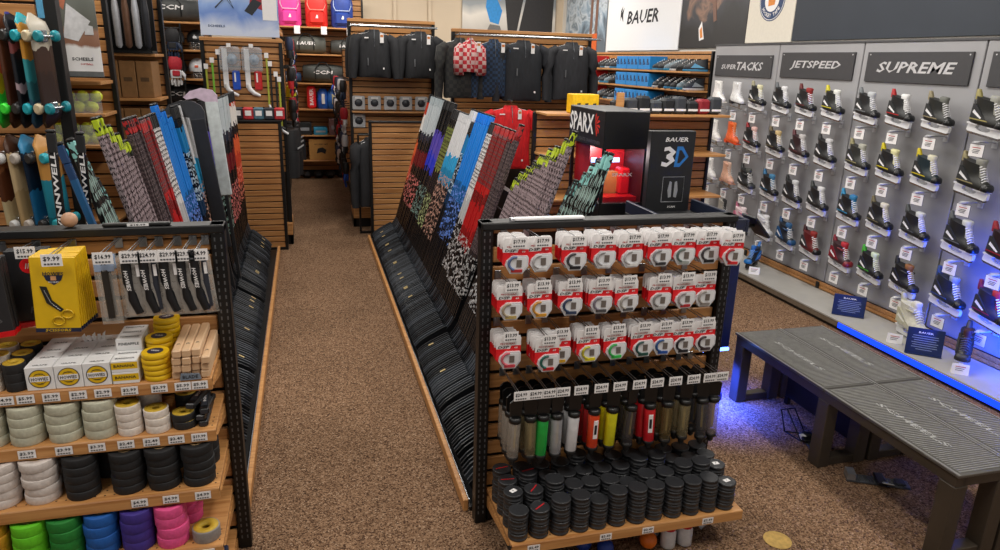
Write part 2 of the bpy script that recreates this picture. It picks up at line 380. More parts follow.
# ------------------------------------------------------------------ hockey sticks
def stick_mat(name, bands, L=1.5, zone=None, tcol='dddddd', zig=None, dens=0.42, fleck=None):
    m, N, L_, b = nodes_mat(name)
    tc = N.new('ShaderNodeTexCoord'); sx = N.new('ShaderNodeSeparateXYZ'); L_.new(tc.outputs['Object'], sx.inputs[0])
    oi = N.new('ShaderNodeObjectInfo')
    z = sx.outputs[2]; no = N.new('ShaderNodeTexNoise'); no.inputs['Scale'].default_value = 9; L_.new(tc.outputs['Object'], no.inputs['Vector'])
    zz = mth(N, L_, 'MULTIPLY_ADD', no.outputs['Fac'], 0.10, mth(N, L_, 'DIVIDE', z, L)); zz = mth(N, L_, 'MULTIPLY_ADD', oi.outputs['Random'], 0.045, zz); zr = mth(N, L_, 'MULTIPLY_ADD', oi.outputs['Random'], 0.4, z)
    r = ramp(N, bands); L_.new(zz, r.inputs[0]); col = r.outputs[0]
    if fleck:   # fine strokes all along the upper shaft
        wn = N.new('ShaderNodeTexVoronoi'); mp = N.new('ShaderNodeMapping'); mp.inputs['Scale'].default_value = (160, 160, 34)
        L_.new(tc.outputs['Object'], mp.inputs[0]); L_.new(mp.outputs[0], wn.inputs['Vector']); wn.inputs['Scale'].default_value = 1
        sp = N.new('ShaderNodeSeparateColor'); L_.new(wn.outputs['Color'], sp.inputs[0])
        f = mth(N, L_, 'MULTIPLY', mth(N, L_, 'GREATER_THAN', sp.outputs[0], 1-fleck[3]), mth(N, L_, 'GREATER_THAN', z, fleck[1]))
        f = mth(N, L_, 'MULTIPLY', f, mth(N, L_, 'LESS_THAN', z, fleck[2]))
        col = mix(N, L_, f, col, fleck[0])
    if zig:     # stepped contour waves
        c1, c2, za, zb, freq = zig
        w = N.new('ShaderNodeTexWave'); w.wave_type = 'BANDS'; w.bands_direction = 'Z'; w.inputs['Scale'].default_value = freq
        w.inputs['Distortion'].default_value = 7; w.inputs['Detail'].default_value = 2; w.inputs['Detail Scale'].default_value = 2.5
        mp = N.new('ShaderNodeMapping'); mp.inputs['Scale'].default_value = (6, 6, 1); L_.new(tc.outputs['Object'], mp.inputs[0]); L_.new(mp.outputs[0], w.inputs['Vector'])
        rr = ramp(N, [(0, c2), (0.22, c1), (0.62, c2), (0.70, c1)]); L_.new(w.outputs['Fac'], rr.inputs[0])
        f = mth(N, L_, 'MULTIPLY', mth(N, L_, 'GREATER_THAN', z, za), mth(N, L_, 'LESS_THAN', z, zb)); col = mix(N, L_, f, col, rr.outputs[0])
    if zone:    # block lettering printed up the lower shaft
        cells = N.new('ShaderNodeTexWhiteNoise'); cells.noise_dimensions = '2D'; cv = N.new('ShaderNodeCombineXYZ')
        L_.new(mth(N, L_, 'FLOOR', mth(N, L_, 'DIVIDE', zr, 0.015)), cv.inputs[0])
        L_.new(mth(N, L_, 'FLOOR', mth(N, L_, 'DIVIDE', mth(N, L_, 'ADD', sx.outputs[0], sx.outputs[1]), 0.007)), cv.inputs[1]); L_.new(cv.outputs[0], cells.inputs[0])
        edge = mth(N, L_, 'GREATER_THAN', mth(N, L_, 'FRACT', mth(N, L_, 'DIVIDE', zr, 0.06)), 0.2)
        f = mth(N, L_, 'MULTIPLY', mth(N, L_, 'GREATER_THAN', cells.outputs[0], 1-dens), edge)
        f = mth(N, L_, 'MULTIPLY', f, mth(N, L_, 'MULTIPLY', mth(N, L_, 'GREATER_THAN', z, zone[0]), mth(N, L_, 'LESS_THAN', z, zone[1])))
        col = mix(N, L_, f, col, tcol)
    L_.new(col, b.inputs['Base Color']); b.inputs['Roughness'].default_value = 0.26
    return m
K = '111113'
LETTERED = {'winn': 'WINNWELL'}
SM = {
 'orange': (stick_mat('stick_orange', [(0, K), (0.42, 'c2422c'), (0.60, 'e06438'), (0.72, K), (0.80, 'e8e4df'), (0.9, 'c23a20')], zone=(.35, .7), tcol='e0806a'), 'orange'),
 'silver': (stick_mat('stick_silver', [(0, K), (0.36, '1a1416'), (0.55, '701a22'), (0.66, '16161a'), (0.74, '2c3040'), (0.80, 'c4cdd2'), (1.0, 'b0bcc2')], zone=(.30, .62), tcol='e0807c'), 'black and silver'),
 'violet': (stick_mat('stick_violet', [(0, K), (0.50, '141418'), (0.58, '2b3ccc'), (0.70, '5a4cb4'), (0.84, '141416')], zone=(.30, .62), tcol='7e9a92'), 'black and violet blue'),
 'olive': (stick_mat('stick_olive', [(0, K), (0.5, '15171a'), (0.62, '8a9248'), (0.78, '4c4828'), (0.9, K)], zone=(.28, .60), tcol='b4c088', zig=('7e8848', '1a1a16', .85, 1.25, 9)), 'black and olive'),
 'cyan': (stick_mat('stick_cyan', [(0, K), (0.50, '1d1f24'), (0.58, '1f86b4'), (0.68, '2aa0d4'), (0.76, 'd9dadd'), (1.0, 'cfd2d6')], zone=(.28, .85), tcol='c29684', dens=.45), 'white and cyan'),
 'blue': (stick_mat('stick_blue', [(0, K), (0.38, '14243c'), (0.55, '1c5c96'), (0.64, '1f7fd8'), (1.0, '1a78dc')], zone=(.40, .85), tcol='6a8ee0', dens=.45), 'bright blue'),
 'navy': (stick_mat('stick_navy', [(0, K), (0.5, '10304e'), (0.62, '0d1216'), (0.8, '1c78b0'), (0.9, '101418')], zone=(.75, 1.1), tcol='b8cede', dens=.4), 'black and dark blue'),
 'ivory': (stick_mat('stick_ivory', [(0, K), (0.50, 'b9b9bb'), (0.62, 'd9d8d8'), (0.92, 'a01c20')], zone=(.25, .6), tcol='c8c4c4', zig=('e2e0e0', '1d1b1e', .9, 1.42, 11)), 'white zigzag'),
 'red': (stick_mat('stick_red', [(0, K), (0.42, '8c1618'), (0.50, 'b41a1c'), (0.62, '7a1416'), (0.70, 'b81c1c'), (0.94, '2c1012')], zone=(.22, .58), tcol='c8c4c4', zig=('8c1c1e', '57494b', .98, 1.42, 12)), 'red zigzag'),
 'ash': (stick_mat('stick_ash', [(0, K), (0.40, '2c2427'), (0.93, '7a1418')], zone=(.22, .52), tcol='b8b8b8', zig=('3c3336', '69595c', .55, 1.36, 12)), 'dark grey'),
 'rose': (stick_mat('stick_rose', [(0, '1a1a1c'), (0.42, '6f6468'), (0.80, '857b80')], zone=(.25, .58), tcol='c4c4c6', zig=('a08f94', '33282c', .62, 3, 11)), 'grey and pink zigzag'),
 'teal': (stick_mat('stick_teal', [(0, K), (0.9, '0f1214')], fleck=('9ab4ae', .5, 3, .28), zone=None), 'black with teal flecks'),
 'lagoon': (stick_mat('stick_lagoon', [(0, K), (0.45, 'c89a20'), (0.55, '8a9a28'), (0.65, '3a7c50'), (0.78, '2a5c8a'), (0.92, '22406a')]), 'blue to yellow'),
 'winn': (stick_mat('stick_winn', [(0, K), (0.9, '141416')]), 'black white lettered'),
 'gray': (stick_mat('stick_letter', [(0, '141416'), (0.9, '1c1c1e')], zone=(.22, .70), tcol='c9c9cb', dens=.5), 'black with white letters'),
}
def grip_mat(name, c, base='121214', dens=.5):
    m, N, L, b = nodes_mat(name); tc = N.new('ShaderNodeTexCoord'); v = N.new('ShaderNodeTexVoronoi'); mp = N.new('ShaderNodeMapping'); mp.inputs['Scale'].default_value = (90, 90, 45)
    L.new(tc.outputs['Object'], mp.inputs[0]); L.new(mp.outputs[0], v.inputs['Vector']); v.inputs['Scale'].default_value = 1
    sp = N.new('ShaderNodeSeparateColor'); L.new(v.outputs['Color'], sp.inputs[0]); L.new(mix(N, L, mth(N, L, 'GREATER_THAN', sp.outputs[0], 1-dens), base, c), b.inputs['Base Color']); b.inputs['Roughness'].default_value = .5
    return m
GRIPS = {'rose': grip_mat('grip_rose', 'b8cc1e', dens=.6), 'teal': grip_mat('grip_teal', '8fd0cc', dens=.55), 'ash': grip_mat('grip_ash', 'b01e20'), 'red': grip_mat('grip_red', 'b01e20', '5a5052')}
BLADES = [mat('blade_carbon', '2c2f34', 0.38, var=.3, scale=25), mat('blade_dark', '17181b', 0.35), mat('blade_grey', '43484f', 0.4)]
TIPS = mat('blade_sticker', 'c7b07a', 0.5)
def stick(des, L, bl):
    """origin at the heel; blade towards +x, shaft up +z (leaning applied by rotation)"""
    o = thing('hockey_stick')
    m = MB(); m.box(-0.015, 0.015, -0.010, 0.010, 0.06, L-0.09, SM[des][0], 0.004)
    if des == 'winn': m.text('WINNWELL', .34, (0, .0104, L-.25), CARD, '-y', rot=PI/2, h=.018, shear=.2); m.text('WINNWELL', .34, (0, -.0104, L-.25), CARD, '-y', rot=PI/2, h=.018, shear=.2)
    m.build('shaft', o)
    m = MB()
    cm = GRIPS[des] if des in GRIPS else mat('grip_tape', '17171a', 0.7)
    if des in ('blue', 'silver', 'cyan', 'lagoon'): cm = SM[des][0]
    m.box(-0.0155, 0.0155, -0.0105, 0.0105, L-0.09, L-0.014, cm, 0.004)
    m.box(-0.0165, 0.0165, -0.0115, 0.0115, L-0.014, L, BLKPL, 0.005); m.build('butt_end', o)
    m = MB(); rings = []
    bm = BLADES[bl % 3]; a = R(-45)
    for i in range(9):
        t = i/8
        if i < 3:   # hosel bending out of the shaft
            z = 0.075-0.045*i; x = 0.004*i*i; d = -R(8)*i; w = 0.016+0.006*i; th = 0.009-0.002*i
            c = Vector((x, 0, z)); n = Vector((math.cos(d), 0, math.sin(d)*0.6)).normalized()
        else:
            u = (i-3)/5; dist = 0.035+0.245*u
            c = Vector((math.cos(a)*dist+0.012, 0.028*u*u, math.sin(a)*dist+0.0)); n = Vector((math.cos(a+PI/2), 0, math.sin(a+PI/2)))
            w = (0.034, 0.036, 0.037, 0.038, 0.036, 0.022)[i-3]; th = 0.0042
        h = Vector((0, 1, 0))*th; g = n*w
        rings.append([c-g*0.95-h*0.5, c-g-h*0, c-g*0.95+h*0.5, c+g*0.95+h, c+g, c+g*0.95-h])
    m.loft(rings, bm, smooth=False); m.build('blade', o)
    if bl == 3:
        m = MB(); c = Vector((math.cos(a)*.17+.012, 0, math.sin(a)*.17)); m.T = Matrix.Translation(c) @ Matrix.Rotation(-a, 4, 'Y')
        m.box(-.018, .018, -.0005, .0145, .0340, .0375, TIPS); m.build('sticker', o)
    return o
def run_sticks(s, hx, segs, side):
    n = 0
    seq = []
    for (ya, yb, des, La, Lb, lean_a, lean_b, pitch) in segs:
        k = max(1, int(round(abs(ya-yb)/pitch)))
        for i in range(k):
            t = (i+0.5)/k; seq.append((ya+(yb-ya)*t, des, round((La+(Lb-La)*t)/0.05)*0.05, lean_a+(lean_b-lean_a)*t, i, k))
    for y, des, L, lean, i, k in seq:
        bl = rnd.choice((0, 0, 1, 1, 2, 2, 3) if rnd.random() < .6 else (0, 1, 2))
        lean_ = R(lean+rnd.uniform(-.25, .25))
        # ry>0 tilts +z towards +x ; blade must point to the aisle, so mirror by rz
        rz = PI if s > 0 else 0
        desc = SM[des][1]
        lab = f"{desc} hockey stick, {nth(i)} of its kind from far end, {side} rack"
        jit = rnd.uniform(-.004, .004); zr = 0.30*math.sin(PI/4-lean_)*-1
        # heel height so that the toe sits on the trough base
        hz = 0.074+0.285*math.sin(R(45)-lean_)
        L = round((L+0.035+0.279*math.sin(R(45)+lean_)-hz)/.025)*.025
        if s < 0 and min(abs(y-5.52), abs(y-5.80)) < .024: continue
        ang = -lean_
        rotm = (0, ang, rz) if s > 0 else (0, ang, 0)
        inst(('stick', des, L, bl), lambda: stick(des, L, bl), lab, 'hockey stick', (hx+jit, y, hz), rotm, f'{desc} sticks in the {side} rack')
        n += 1
    return n
# far -> near.  (y far, y near, design, length far, near, lean far, near, pitch)
SR = [(7.76, 7.66, 'orange', 1.40, 1.40, 16, 16, .031), (7.66, 7.10, 'silver', 1.40, 1.40, 16, 17, .031), (7.10, 6.66, 'violet', 1.40, 1.38, 17.5, 18.5, .031), (6.66, 6.36, 'olive', 1.36, 1.34, 18.5, 18.5, .031),
      (6.36, 5.86, 'cyan', 1.36, 1.38, 18.5, 18.5, .031), (5.86, 5.72, 'navy', 1.30, 1.30, 18.5, 18.5, .031), (5.72, 5.26, 'blue', 1.38, 1.42, 18.5, 18.5, .031), (5.26, 5.04, 'ivory', 1.36, 1.34, 18.5, 18, .031),
      (5.04, 4.66, 'red', 1.34, 1.36, 18, 18, .031), (4.66, 4.46, 'ash', 1.36, 1.38, 18, 18.2, .031), (4.40, 3.54, 'rose', 1.05, 1.44, 20.5, 18, .029),
      (3.50, 3.04, 'teal', 1.15, 1.40, 20.5, 18, .029), (3.02, 2.78, 'gray', 1.0, 1.0, 17, 17, .033)]
SL = [(7.42, 6.95, 'orange', 1.40, 1.42, 1.5, 2, .034), (6.95, 6.40, 'silver', 1.40, 1.40, 2, 3, .034), (6.40, 5.90, 'violet', 1.42, 1.42, 4, 6, .034), (5.90, 5.7, 'olive', 1.38, 1.38, 7, 9, .034),
      (5.7, 5.42, 'cyan', 1.38, 1.38, 9, 9.4, .034), (5.42, 5.24, 'navy', 1.38, 1.38, 9.4, 9.5, .034), (5.24, 4.82, 'blue', 1.32, 1.46, 10.5, 10.7, .034), (4.82, 4.66, 'ivory', 1.40, 1.38, 11, 11.5, .034),
      (4.66, 4.42, 'red', 1.40, 1.40, 11.5, 11.5, .034), (4.42, 4.20, 'ash', 1.40, 1.40, 12, 12, .034), (4.16, 3.70, 'rose', 1.28, 1.46, 13, 12.3, .032),
      (3.68, 3.36, 'teal', 1.16, 1.42, 15.5, 13.2, .032), (3.23, 3.20, 'lagoon', 1.38, 1.38, 13.5, 13.5, .034)]
STICKS_DONE = True
run_sticks(1, 0.918, SR, 'right'); run_sticks(-1, -0.642, SL, 'left')

for i, (x, y, L) in enumerate(((-.975, 3.02, 1.475), (-.950, 3.285, 1.44))):
    o = inst(('stick', 'winn', L, 1), lambda: stick('winn', L, 1), ('black stick with white lettering standing upright nearest the tape rack', 'black stick with white lettering, second one, behind the first')[i], 'hockey stick', (x, y, .23), (0, R(1.6), 0), None)
# ------------------------------------------------------------------ puck rack goods
PW, PH = 0.100, 0.158
PSC = Matrix.Diagonal((1, 1, .84, 1))
REDC = mat('card_red', 'e01620', 0.45, var=.05)
CLEARC = mat('blister_clear', 'd4d6da', 0.18, var=.05, coat=.5)
def pad_pack(ring, foot):
    def fn():
        o = thing('insole_pack'); w = PW/2
        m = MB(); m.T = PSC; m.prism([(-w, -.062), (w, -.062), (w, -.008), (w*.9, 0.004), (.012, 0.006), (0, 0.0), (-.012, 0.006), (-w*.9, 0.004), (-w, -.008)], 0, 0.002, CARD)
        m.prism([(-w, -.062), (w, -.062), (w, -.118), (w*.7, -.135), (-w*.7, -.135), (-w, -.118)], 0, 0.002, REDC)
        m.prism([(w*.1, -.066), (w, -.066), (w, -.046), (w*.22, -.046)], -0.0006, 0.0, REDC)
        m.text('PROGUARD', .062, (-.004, -.0007, -.036), REDINK, h=.008, shear=.2)
        m.text('DSP', .044, (-.020, -.0008, -.053), INK, h=.013, shear=.25)
        m.text('60', .014, (w*.60, -.0012, -.056), CARD, h=.010)
        m.build('card', o)
        m = MB(); m.T = PSC; oc = [(-w*.72, -.098), (-w*.82, -.120), (-w*.42, -PH), (w*.55, -PH), (w*.98, -.122), (w*.98, -.082), (w*.9, -.074), (-w*.25, -.074)]
        m.prism(oc, -0.011, 0.001, CLEARC); m.prism([((x-.004)*.84+.004, (z+.115)*.84-.115) for x, z in oc], -0.0125, -0.011, mat('blister_face', 'dcdde0', .3, var=.04))
        m.build('blister', o)
        m = MB(); m.T = PSC; rm = mat('ring_'+ring, ring, .4); fm = mat('foot_'+foot, foot, .4)
        pts = [(-.026*math.cos(a)-0.002, -.0135, -.108+.030*math.sin(a)) for a in [R(-80+i*20) for i in range(10)]]
        m.tube(pts, .006, rm, 5); m.box(.002, .022, -.015, -.0125, -.125, -.092, mat('pad_taupe', '6b625c', .6)); m.box(-.018, .026, -.0155, -.0125, -.150, -.136, fm)
        m.build('pad', o, label='small pad seen through the clear blister'); return o
    return fn
rowsP = [(1.352, [(.741, '5c6e9a', 'b02a30', 5), (.835, 'b8b8ba', 'cfcfd0', 2), (.978, '3a3a3e', '202024', 5), (1.098, 'a8a8ac', 'd8d8da', 5), (1.215, 'bdbdc0', 'e0e0e0', 4), (1.338, '8c8c90', '303034', 5), (1.452, '5a6a66', '9aa09c', 5), (1.556, '3c3a3e', '1c1c20', 4), (1.650, 'a82c34', 'd02a30', 6)], '$17.99'),
         (1.180, [(.722, 'a89a84', 'b8a060', 5), (.845, 'c08a3a', 'd09430', 5), (.974, '30405e', '30405e', 6), (1.098, '7a7480', '4a4a4e', 5), (1.210, 'a4a09a', '4c4c50', 4), (1.364, '8a8888', 'b8b8b8', 4), (1.470, '9a9294', 'b02830', 5), (1.570, 'a09a96', '8a8480', 2)], '$13.99'),
         (0.975, [(.722, 'd0626e', 'd04050', 5), (.862, '1e5a50', 'c02028', 6), (.935, 'b88a20', 'd0a020', 2), (1.060, 'b8b030', 'e0d020', 5), (1.178, '38a050', '30c050', 4), (1.297, '204a48', '1c5048', 5), (1.395, '204c86', '2050a0', 4), (1.490, '1c1c24', '20242c', 4), (1.590, '382c30', '40343a', 3)], '$13.99')]
HL = .19
for r, (z, cols, price) in enumerate(rowsP):
    rn = ('top', 'middle', 'lower')[r]; n = len(cols)
    for c, (x, ring, foot, k) in enumerate(cols):
        L = HL if not (r == 2 and c == 1) else HL+.06
        if r == 0 and c == 8: L = HL+.04
        y0 = RY-.002
        peg(price, f'chrome peg hook, {nth(c)} from left in the {rn} row of pads', (x, y0, z), L, 'peg hooks on the puck rack')
        for i in range(k):
            y = y0-L+.012+i*.021; zz = z-.004+(.016 if r == 0 else 0)
            inst(('pad', ring, foot), pad_pack(ring, foot), f'red and white pad packet, {nth(i)} from front on the {nth(c)} peg, {rn} row', 'pad packet',
                 (x+.002+rnd.uniform(-.003, .003), y, zz-rnd.uniform(0, .004)), (0, R(rnd.uniform(-2, 2)), R(rnd.uniform(-4, 2))), f'pad packets on the {rn} row')
# tubes
TG = mat('tube_clear', 'a9a6a0', .15, alpha=.42, var=.02)
def tube_tool(col, clear):
    def fn():
        o = thing('tube_pack'); tm = mat('tube_'+col, col, .22, var=.12, coat=.4, alpha=.5 if clear else 1)
        m = MB(); m.lathe([(.022, -.255), (.0245, -.250), (.0245, -.085), (.022, -.08)], tm, 14); m.build('tube', o)
        if clear:
            m = MB(); m.lathe([(.009, -.225), (.009, -.09)], mat('core_'+col, col, .5), 8); m.box(-.004, .004, -.012, -.008, -.21, -.1, mat('core_strip', 'b09a62', .5)); m.build('core', o)
        m = MB()
        for a, b in ((-.270, -.248), (-.10, -.075)): m.lathe([(.018, a), (.0258, a+.004), (.0258, b-.004), (.018, b)], BLKPL, 14); (m.build('end_cap', o) if a < -.2 else None); m = m if a > -.2 else MB()
        m.build('end_cap', o); m = MB().lathe([(.008, -.295), (.014, -.285), (.012, -.271)], BLKPL, 10); m.build('tip', o)
        m = MB(); m.prism([(-.024, -.07), (.024, -.07), (.028, -.01), (.010, .004), (-.010, .004), (-.028, -.01)], -.003, .003, BLKPL); m.build('hang_tab', o)
        if col in ('c81e28', 'd6421e'):
            m = MB(); m.box(-.008, .010, -.0262, -.018, -.205, -.12, CARD); m.box(-.005, .006, -.0265, -.0262, -.185, -.14, INK); m.build('sticker', o)
        return o
    return fn
TX = [.755, .815, .873, .930, 1.008, 1.095, 1.178, 1.265, 1.345, 1.430, 1.515, 1.592, 1.650]
TC = [('a8a096', 1), ('8c8060', 1), ('169a3c', 0), ('b4b4b8', 1), ('cfcfd2', 0), ('d6421e', 0), ('c8c41c', 0), ('4a4648', 1), ('c81e28', 0), ('6a5a38', 1), ('8c8060', 1), ('46464a', 1), ('9a8a90', 1)]
TN = ['clear', 'brassy', 'green', 'clear silver', 'white', 'orange red', 'yellow', 'smoky', 'red', 'dark brassy', 'pale brassy', 'smoky', 'clear pink']
for c, x in enumerate(TX):
    peg('$24.99', f'chrome peg hook, {nth(c)} from left in the row of tubes', (x, RY-.002, .745), .25, 'peg hooks on the puck rack')
    col, cl = TC[c]
    for i in range(4):
        a, b = (col, cl)
        if c == 5 and i: a = 'b4181c'
        inst(('tubet', a, b), tube_tool(a, b), f'{TN[c]} tube with black caps, {nth(i)} from front on the {nth(c)} peg of tubes', 'tube',
             (x-.002, RY-.228+i*.054, .712), (R(rnd.uniform(-1, 3)), R(rnd.uniform(-3, 3)), rnd.uniform(-.4, .4)), 'tubes hanging above the pucks')
# pucks
def puck(mark):
    def fn():
        m = MB(); m.lathe([(.037, 0), (.0405, .0025), (.0405, .009), (.0396, .0095), (.0396, .0215), (.0405, .022), (.0405, .0285), (.037, .031), (.036, .0302)], RUBBER, 20)
        if mark == 'r':
            m.prism([(-.028, -.010), (-.026, -.004), (.028, .010), (.026, .004)], .0308, .0315, mat('puck_red', 'c02028', .5), 'xy')
        if mark == 'w':
            m.prism([(-.013, -.011), (.015, -.009), (.013, .011), (-.015, .009)], .0308, .0315, CARD, 'xy').text('7', .006, (0, 0, .0319), INK, '+z', h=.009)
        return m.build('puck')
    return fn
PX = [.739, .827, .915, 1.000, 1.080, 1.165, 1.252, 1.336, 1.422, 1.505, 1.590, 1.672]
PY = [2.258, 2.343, 2.428, 2.513]
PHt = [[4, 4, 5, 5, 4, 5, 5, 5, 5, 5, 5, 4], [5, 5, 6, 5, 5, 5, 4, 5, 5, 6, 6, 5], [5, 6, 5, 5, 5, 5, 5, 6, 6, 5, 5, 5], [5, 5, 5, 5, 6, 5, 5, 5, 5, 5, 5, 5]]
for r, y in enumerate(PY):
    for c, x in enumerate(PX):
        k = PHt[r][c]; jx, jy = rnd.uniform(-.002, .002), rnd.uniform(-.003, .003)
        for i in range(k):
            mk = ''
            if i == k-1 and ((c == 1 and r < 3) or (c == 0 and r in (2, 3))): mk = 'r'
            if i == k-1 and ((c, r) in ((0, 1), (11, 1), (11, 0))): mk = 'w'
            inst(('puck', mk), puck(mk), f"black puck, {nth(i)} from bottom, {nth(c)} stack from left, {nth(r)} row from front", 'puck',
                 (x+jx+rnd.uniform(-.0015, .0015), y+jy+rnd.uniform(-.0015, .0015), .1756+i*.0313), rnd.uniform(-.6, .6), 'hockey pucks on the rack shelf')
for c, x in enumerate((.79, 1.10, 1.29, 1.57)):
    price_tag('$2.49', f'small price tag on the puck shelf edge, {nth(c)} from left', (x, 2.2035, .136), 'puck shelf price tags')
# goods under the puck shelf
def jug(cap, body):
    def fn():
        o = thing('bottle'); m = MB(); m.lathe([(.028, 0), (.033, .004), (.033, .075), (.026, .09)], mat('jug_'+body, body, .35), 14); m.build('body', o)
        m = MB(); m.lathe([(.029, .088), (.030, .092), (.030, .122), (.026, .130)], mat('jugcap_'+cap, cap, .35), 14); m.build('cap', o); return o
    return fn
for c, (x, y) in enumerate(((1.43, 2.27), (1.51, 2.27), (1.40, 2.36), (1.48, 2.36))):
    inst(('jug', 'c'), jug('c8202a', 'd8d8dc'), f"white bottle with red cap under the puck shelf, {('front left', 'front right', 'back left', 'back right')[c]}", 'bottle', (x, y, .001), 0, 'bottles under the puck shelf')
def ball(col, r):
    def fn():
        m = MB(); m.ball((0, 0, r), r, mat('ball_'+col, col, .45), 18); return m.build('street_hockey_ball')
    return fn
for nm, col, x, y, r in (('orange', 'e0701c', 1.34, 2.28, .038), ('orange', 'e0701c', 1.27, 2.37, .038), ('blue', '1c3c96', 1.14, 2.28, .036), ('blue', '1c3c96', 1.06, 2.33, .036), ('blue', '1c3c96', 1.20, 2.42, .036)):
    k = {(1.34): 'front', 1.27: 'back', 1.14: 'front right', 1.06: 'left', 1.20: 'back right'}[x]
    inst(('ball', col), ball(col, r), f'{nm} plastic ball on the floor under the puck shelf, {k} {nm} one', 'ball', (x, y, .0), 0, f'{nm} balls under the puck shelf')
m = MB()
for i in range(9):
    a = i*.7; m.tube([(.05*math.cos(a)*.3, .04*math.sin(a)*.3, .02+i*.008), (.055*math.cos(a), .04*math.sin(a), .05+i*.005), (.02*math.cos(a+1), .03*math.sin(a+1), .11)], .012, (mat('film_silver', 'b4b8c4', .25, .3, bump=.5), BLKPL)[i % 3 == 1], 6)
m.build('plastic_bag', loc=(1.60, 2.32, .003), label='crumpled silver plastic bag with black gear under the puck shelf, far right', cat='plastic bag')
m = MB(); m.box(-.12, .12, -.1, .1, 0, .11, mat('carton_dark', '1a1c22', .5), .01).text('GLOVES', .16, (0, -.1008, .06), CARD, shear=.2)
m.build('carton', loc=(.86, 2.44, .001), label='dark box under the left end of the puck shelf', cat='box')

# ------------------------------------------------------------------ tape rack goods
YEL = mat('yellow_print', 'dfb512', .4, var=.04); NAVY = mat('navy_print', '1d2440', .45, var=.05)
def roll(col, r, h, top=None, rough=.7):
    def fn():
        o = thing('tape_roll'); m = MB(); cm = mat('roll_'+col, col, rough, var=.10, scale=80, bump=.15); q = .42
        seg = 22; prof = [(r*.982, 0), (r, h*.06), (r, h*.94), (r*.982, h), (r*q, h*.97), (r*q, 0.0)]
        rings = [[(a*math.cos(2*PI*j/seg), a*math.sin(2*PI*j/seg), z) for j in range(seg)] for a, z in prof]
        m.loft(rings+[rings[0]], cm, True, False); m.build('tape', o)
        m = MB(); cc = mat('core_'+(top or 'kraft'), top or 'a98a5c', .6)
        prof = [(r*q, 0), (r*q, h*.99), (r*q*.85, h*.99), (r*q*.85, 0)]
        if top: prof = [(r*.9, h), (r*.9, h+.0012), (r*q*.8, h+.0012), (r*q*.8, h*.5)]
        rings = [[(a*math.cos(2*PI*j/seg), a*math.sin(2*PI*j/seg), z) for j in range(seg)] for a, z in prof]
        m.loft(rings+[rings[0]], cc, True, False); m.build('core', o, label='printed ring label' if top else 'cardboard core'); return o
    return fn
def stack(cn, col, x, y, z, n, r, h, where, top=None, jit=.003):
    for i in range(n):
        t = top if i == n-1 or top is None else top
        inst(('roll', col, r, h, top), roll(col, r, h, top), f'{cn} tape roll, {nth(i)} from bottom, {where}', 'tape roll',
             (x+rnd.uniform(-jit, jit), y+rnd.uniform(-jit, jit), z+.001+i*(h+.0007)), rnd.uniform(0, 6), f'{cn} tape rolls on the tape rack')
Z1, Z2, Z3, Z4 = .908, .72, .515, .302
for i, x in enumerate((-1.185, -1.075, -.962, -.850, -.738)):
    for r_ in range(2): stack('clear', 'b9b8a4', x, 2.442+r_*.115, Z2, 4-r_, .053, .033, f'{nth(i)} clear stack, {("front", "back")[r_]} row, second shelf')
for i, (x, n) in enumerate(((-.645, 4), (-.558, 3))):
    stack('white', 'dcd2c8', x, 2.43, Z2, n, .041, .027, f'{nth(i)} small white stack, second shelf front', 'c2a02c')
stack('white', 'dcd2c8', -.60, 2.53, Z2, 4, .041, .027, 'small white stack behind, second shelf', 'c2a02c')
stack('black', '1b1b1d', -.472, 2.44, Z2, 2, .040, .027, 'small stack at right of second shelf', 'c2a02c')
stack('black', '1b1b1d', -.475, 2.54, Z2, 3, .040, .027, 'small stack behind, right of second shelf', 'c2a02c')
def dark_case():
    o = thing('tool_case'); m = MB(); m.box(-.016, .016, -.09, .09, 0, .022, BLKPL, .004); m.box(-.012, .012, -.0915, -.088, .004, .016, mat('case_face', '2c2e34', .3)); m.build('case', o)
    m = MB(); m.box(-.010, .010, -.06, .06, .0222, .0228, mat('case_label', '3a3e46', .35)); m.text('BLADE', .06, (0, 0, .0232), CARD, '+zl', h=.010); m.build('sticker', o); return o
for i, (x, z, rz) in enumerate(((-.408, 0, 0), (-.408, .0235, .1), (-.408, .047, -.08), (-.425, .0705, .25))):
    inst('case', dark_case, f'slim black tool case, {nth(i)} from bottom at right end of second shelf', 'tool case', (x, 2.50, Z2+.001+z), -rz, 'slim black tool cases')
for i, x in enumerate((-1.17, -1.055, -.935)):
    for r_ in range(2): stack('white cloth', 'cfc6c0', x, 2.405+r_*.125, Z3, 5-r_, .055, .0305, f'{nth(i)} white stack, {("front", "back")[r_]} row, third shelf')
for i, x in enumerate((-.812, -.668, -.552, -.436)):
    for r_ in range(2): stack('black cloth', '18191c', x+(.06 if (r_ and i == 0) else 0), 2.405+r_*.125, Z3, 5, .054, .0300, f'{nth(i)} black stack, {("front", "back")[r_]} row, third shelf')
for i, (cn, col) in enumerate((('yellow', 'c8901c'), ('lime green', '62c41c'), ('dark green', '1c7a2c'), ('blue', '1458a8'), ('purple', '3c2c86'), ('pink', 'e0508c'))):
    x = (-1.10, -.985, -.875, -.765, -.650, -.538)[i]
    for r_ in range(2): stack(cn, col, x+(.03 if r_ and cn == 'pink' else 0), 2.365+r_*.125, Z4, (4, 4, 4, 4, 4, 4)[i]+0*r_, .0535, .0385, f'{("front", "back")[r_]} row, fourth shelf')
stack('grey', '8a8480', -.426, 2.36, Z4, 1, .048, .045, 'alone at right end of fourth shelf', 'c2a02c')
def foamtape():
    m = MB(); m.box(-.05, .05, -.045, .045, 0, .05, NAVY, .006).box(-.044, .044, -.0465, -.044, .008, .042, YEL); return m.build('tape_box')
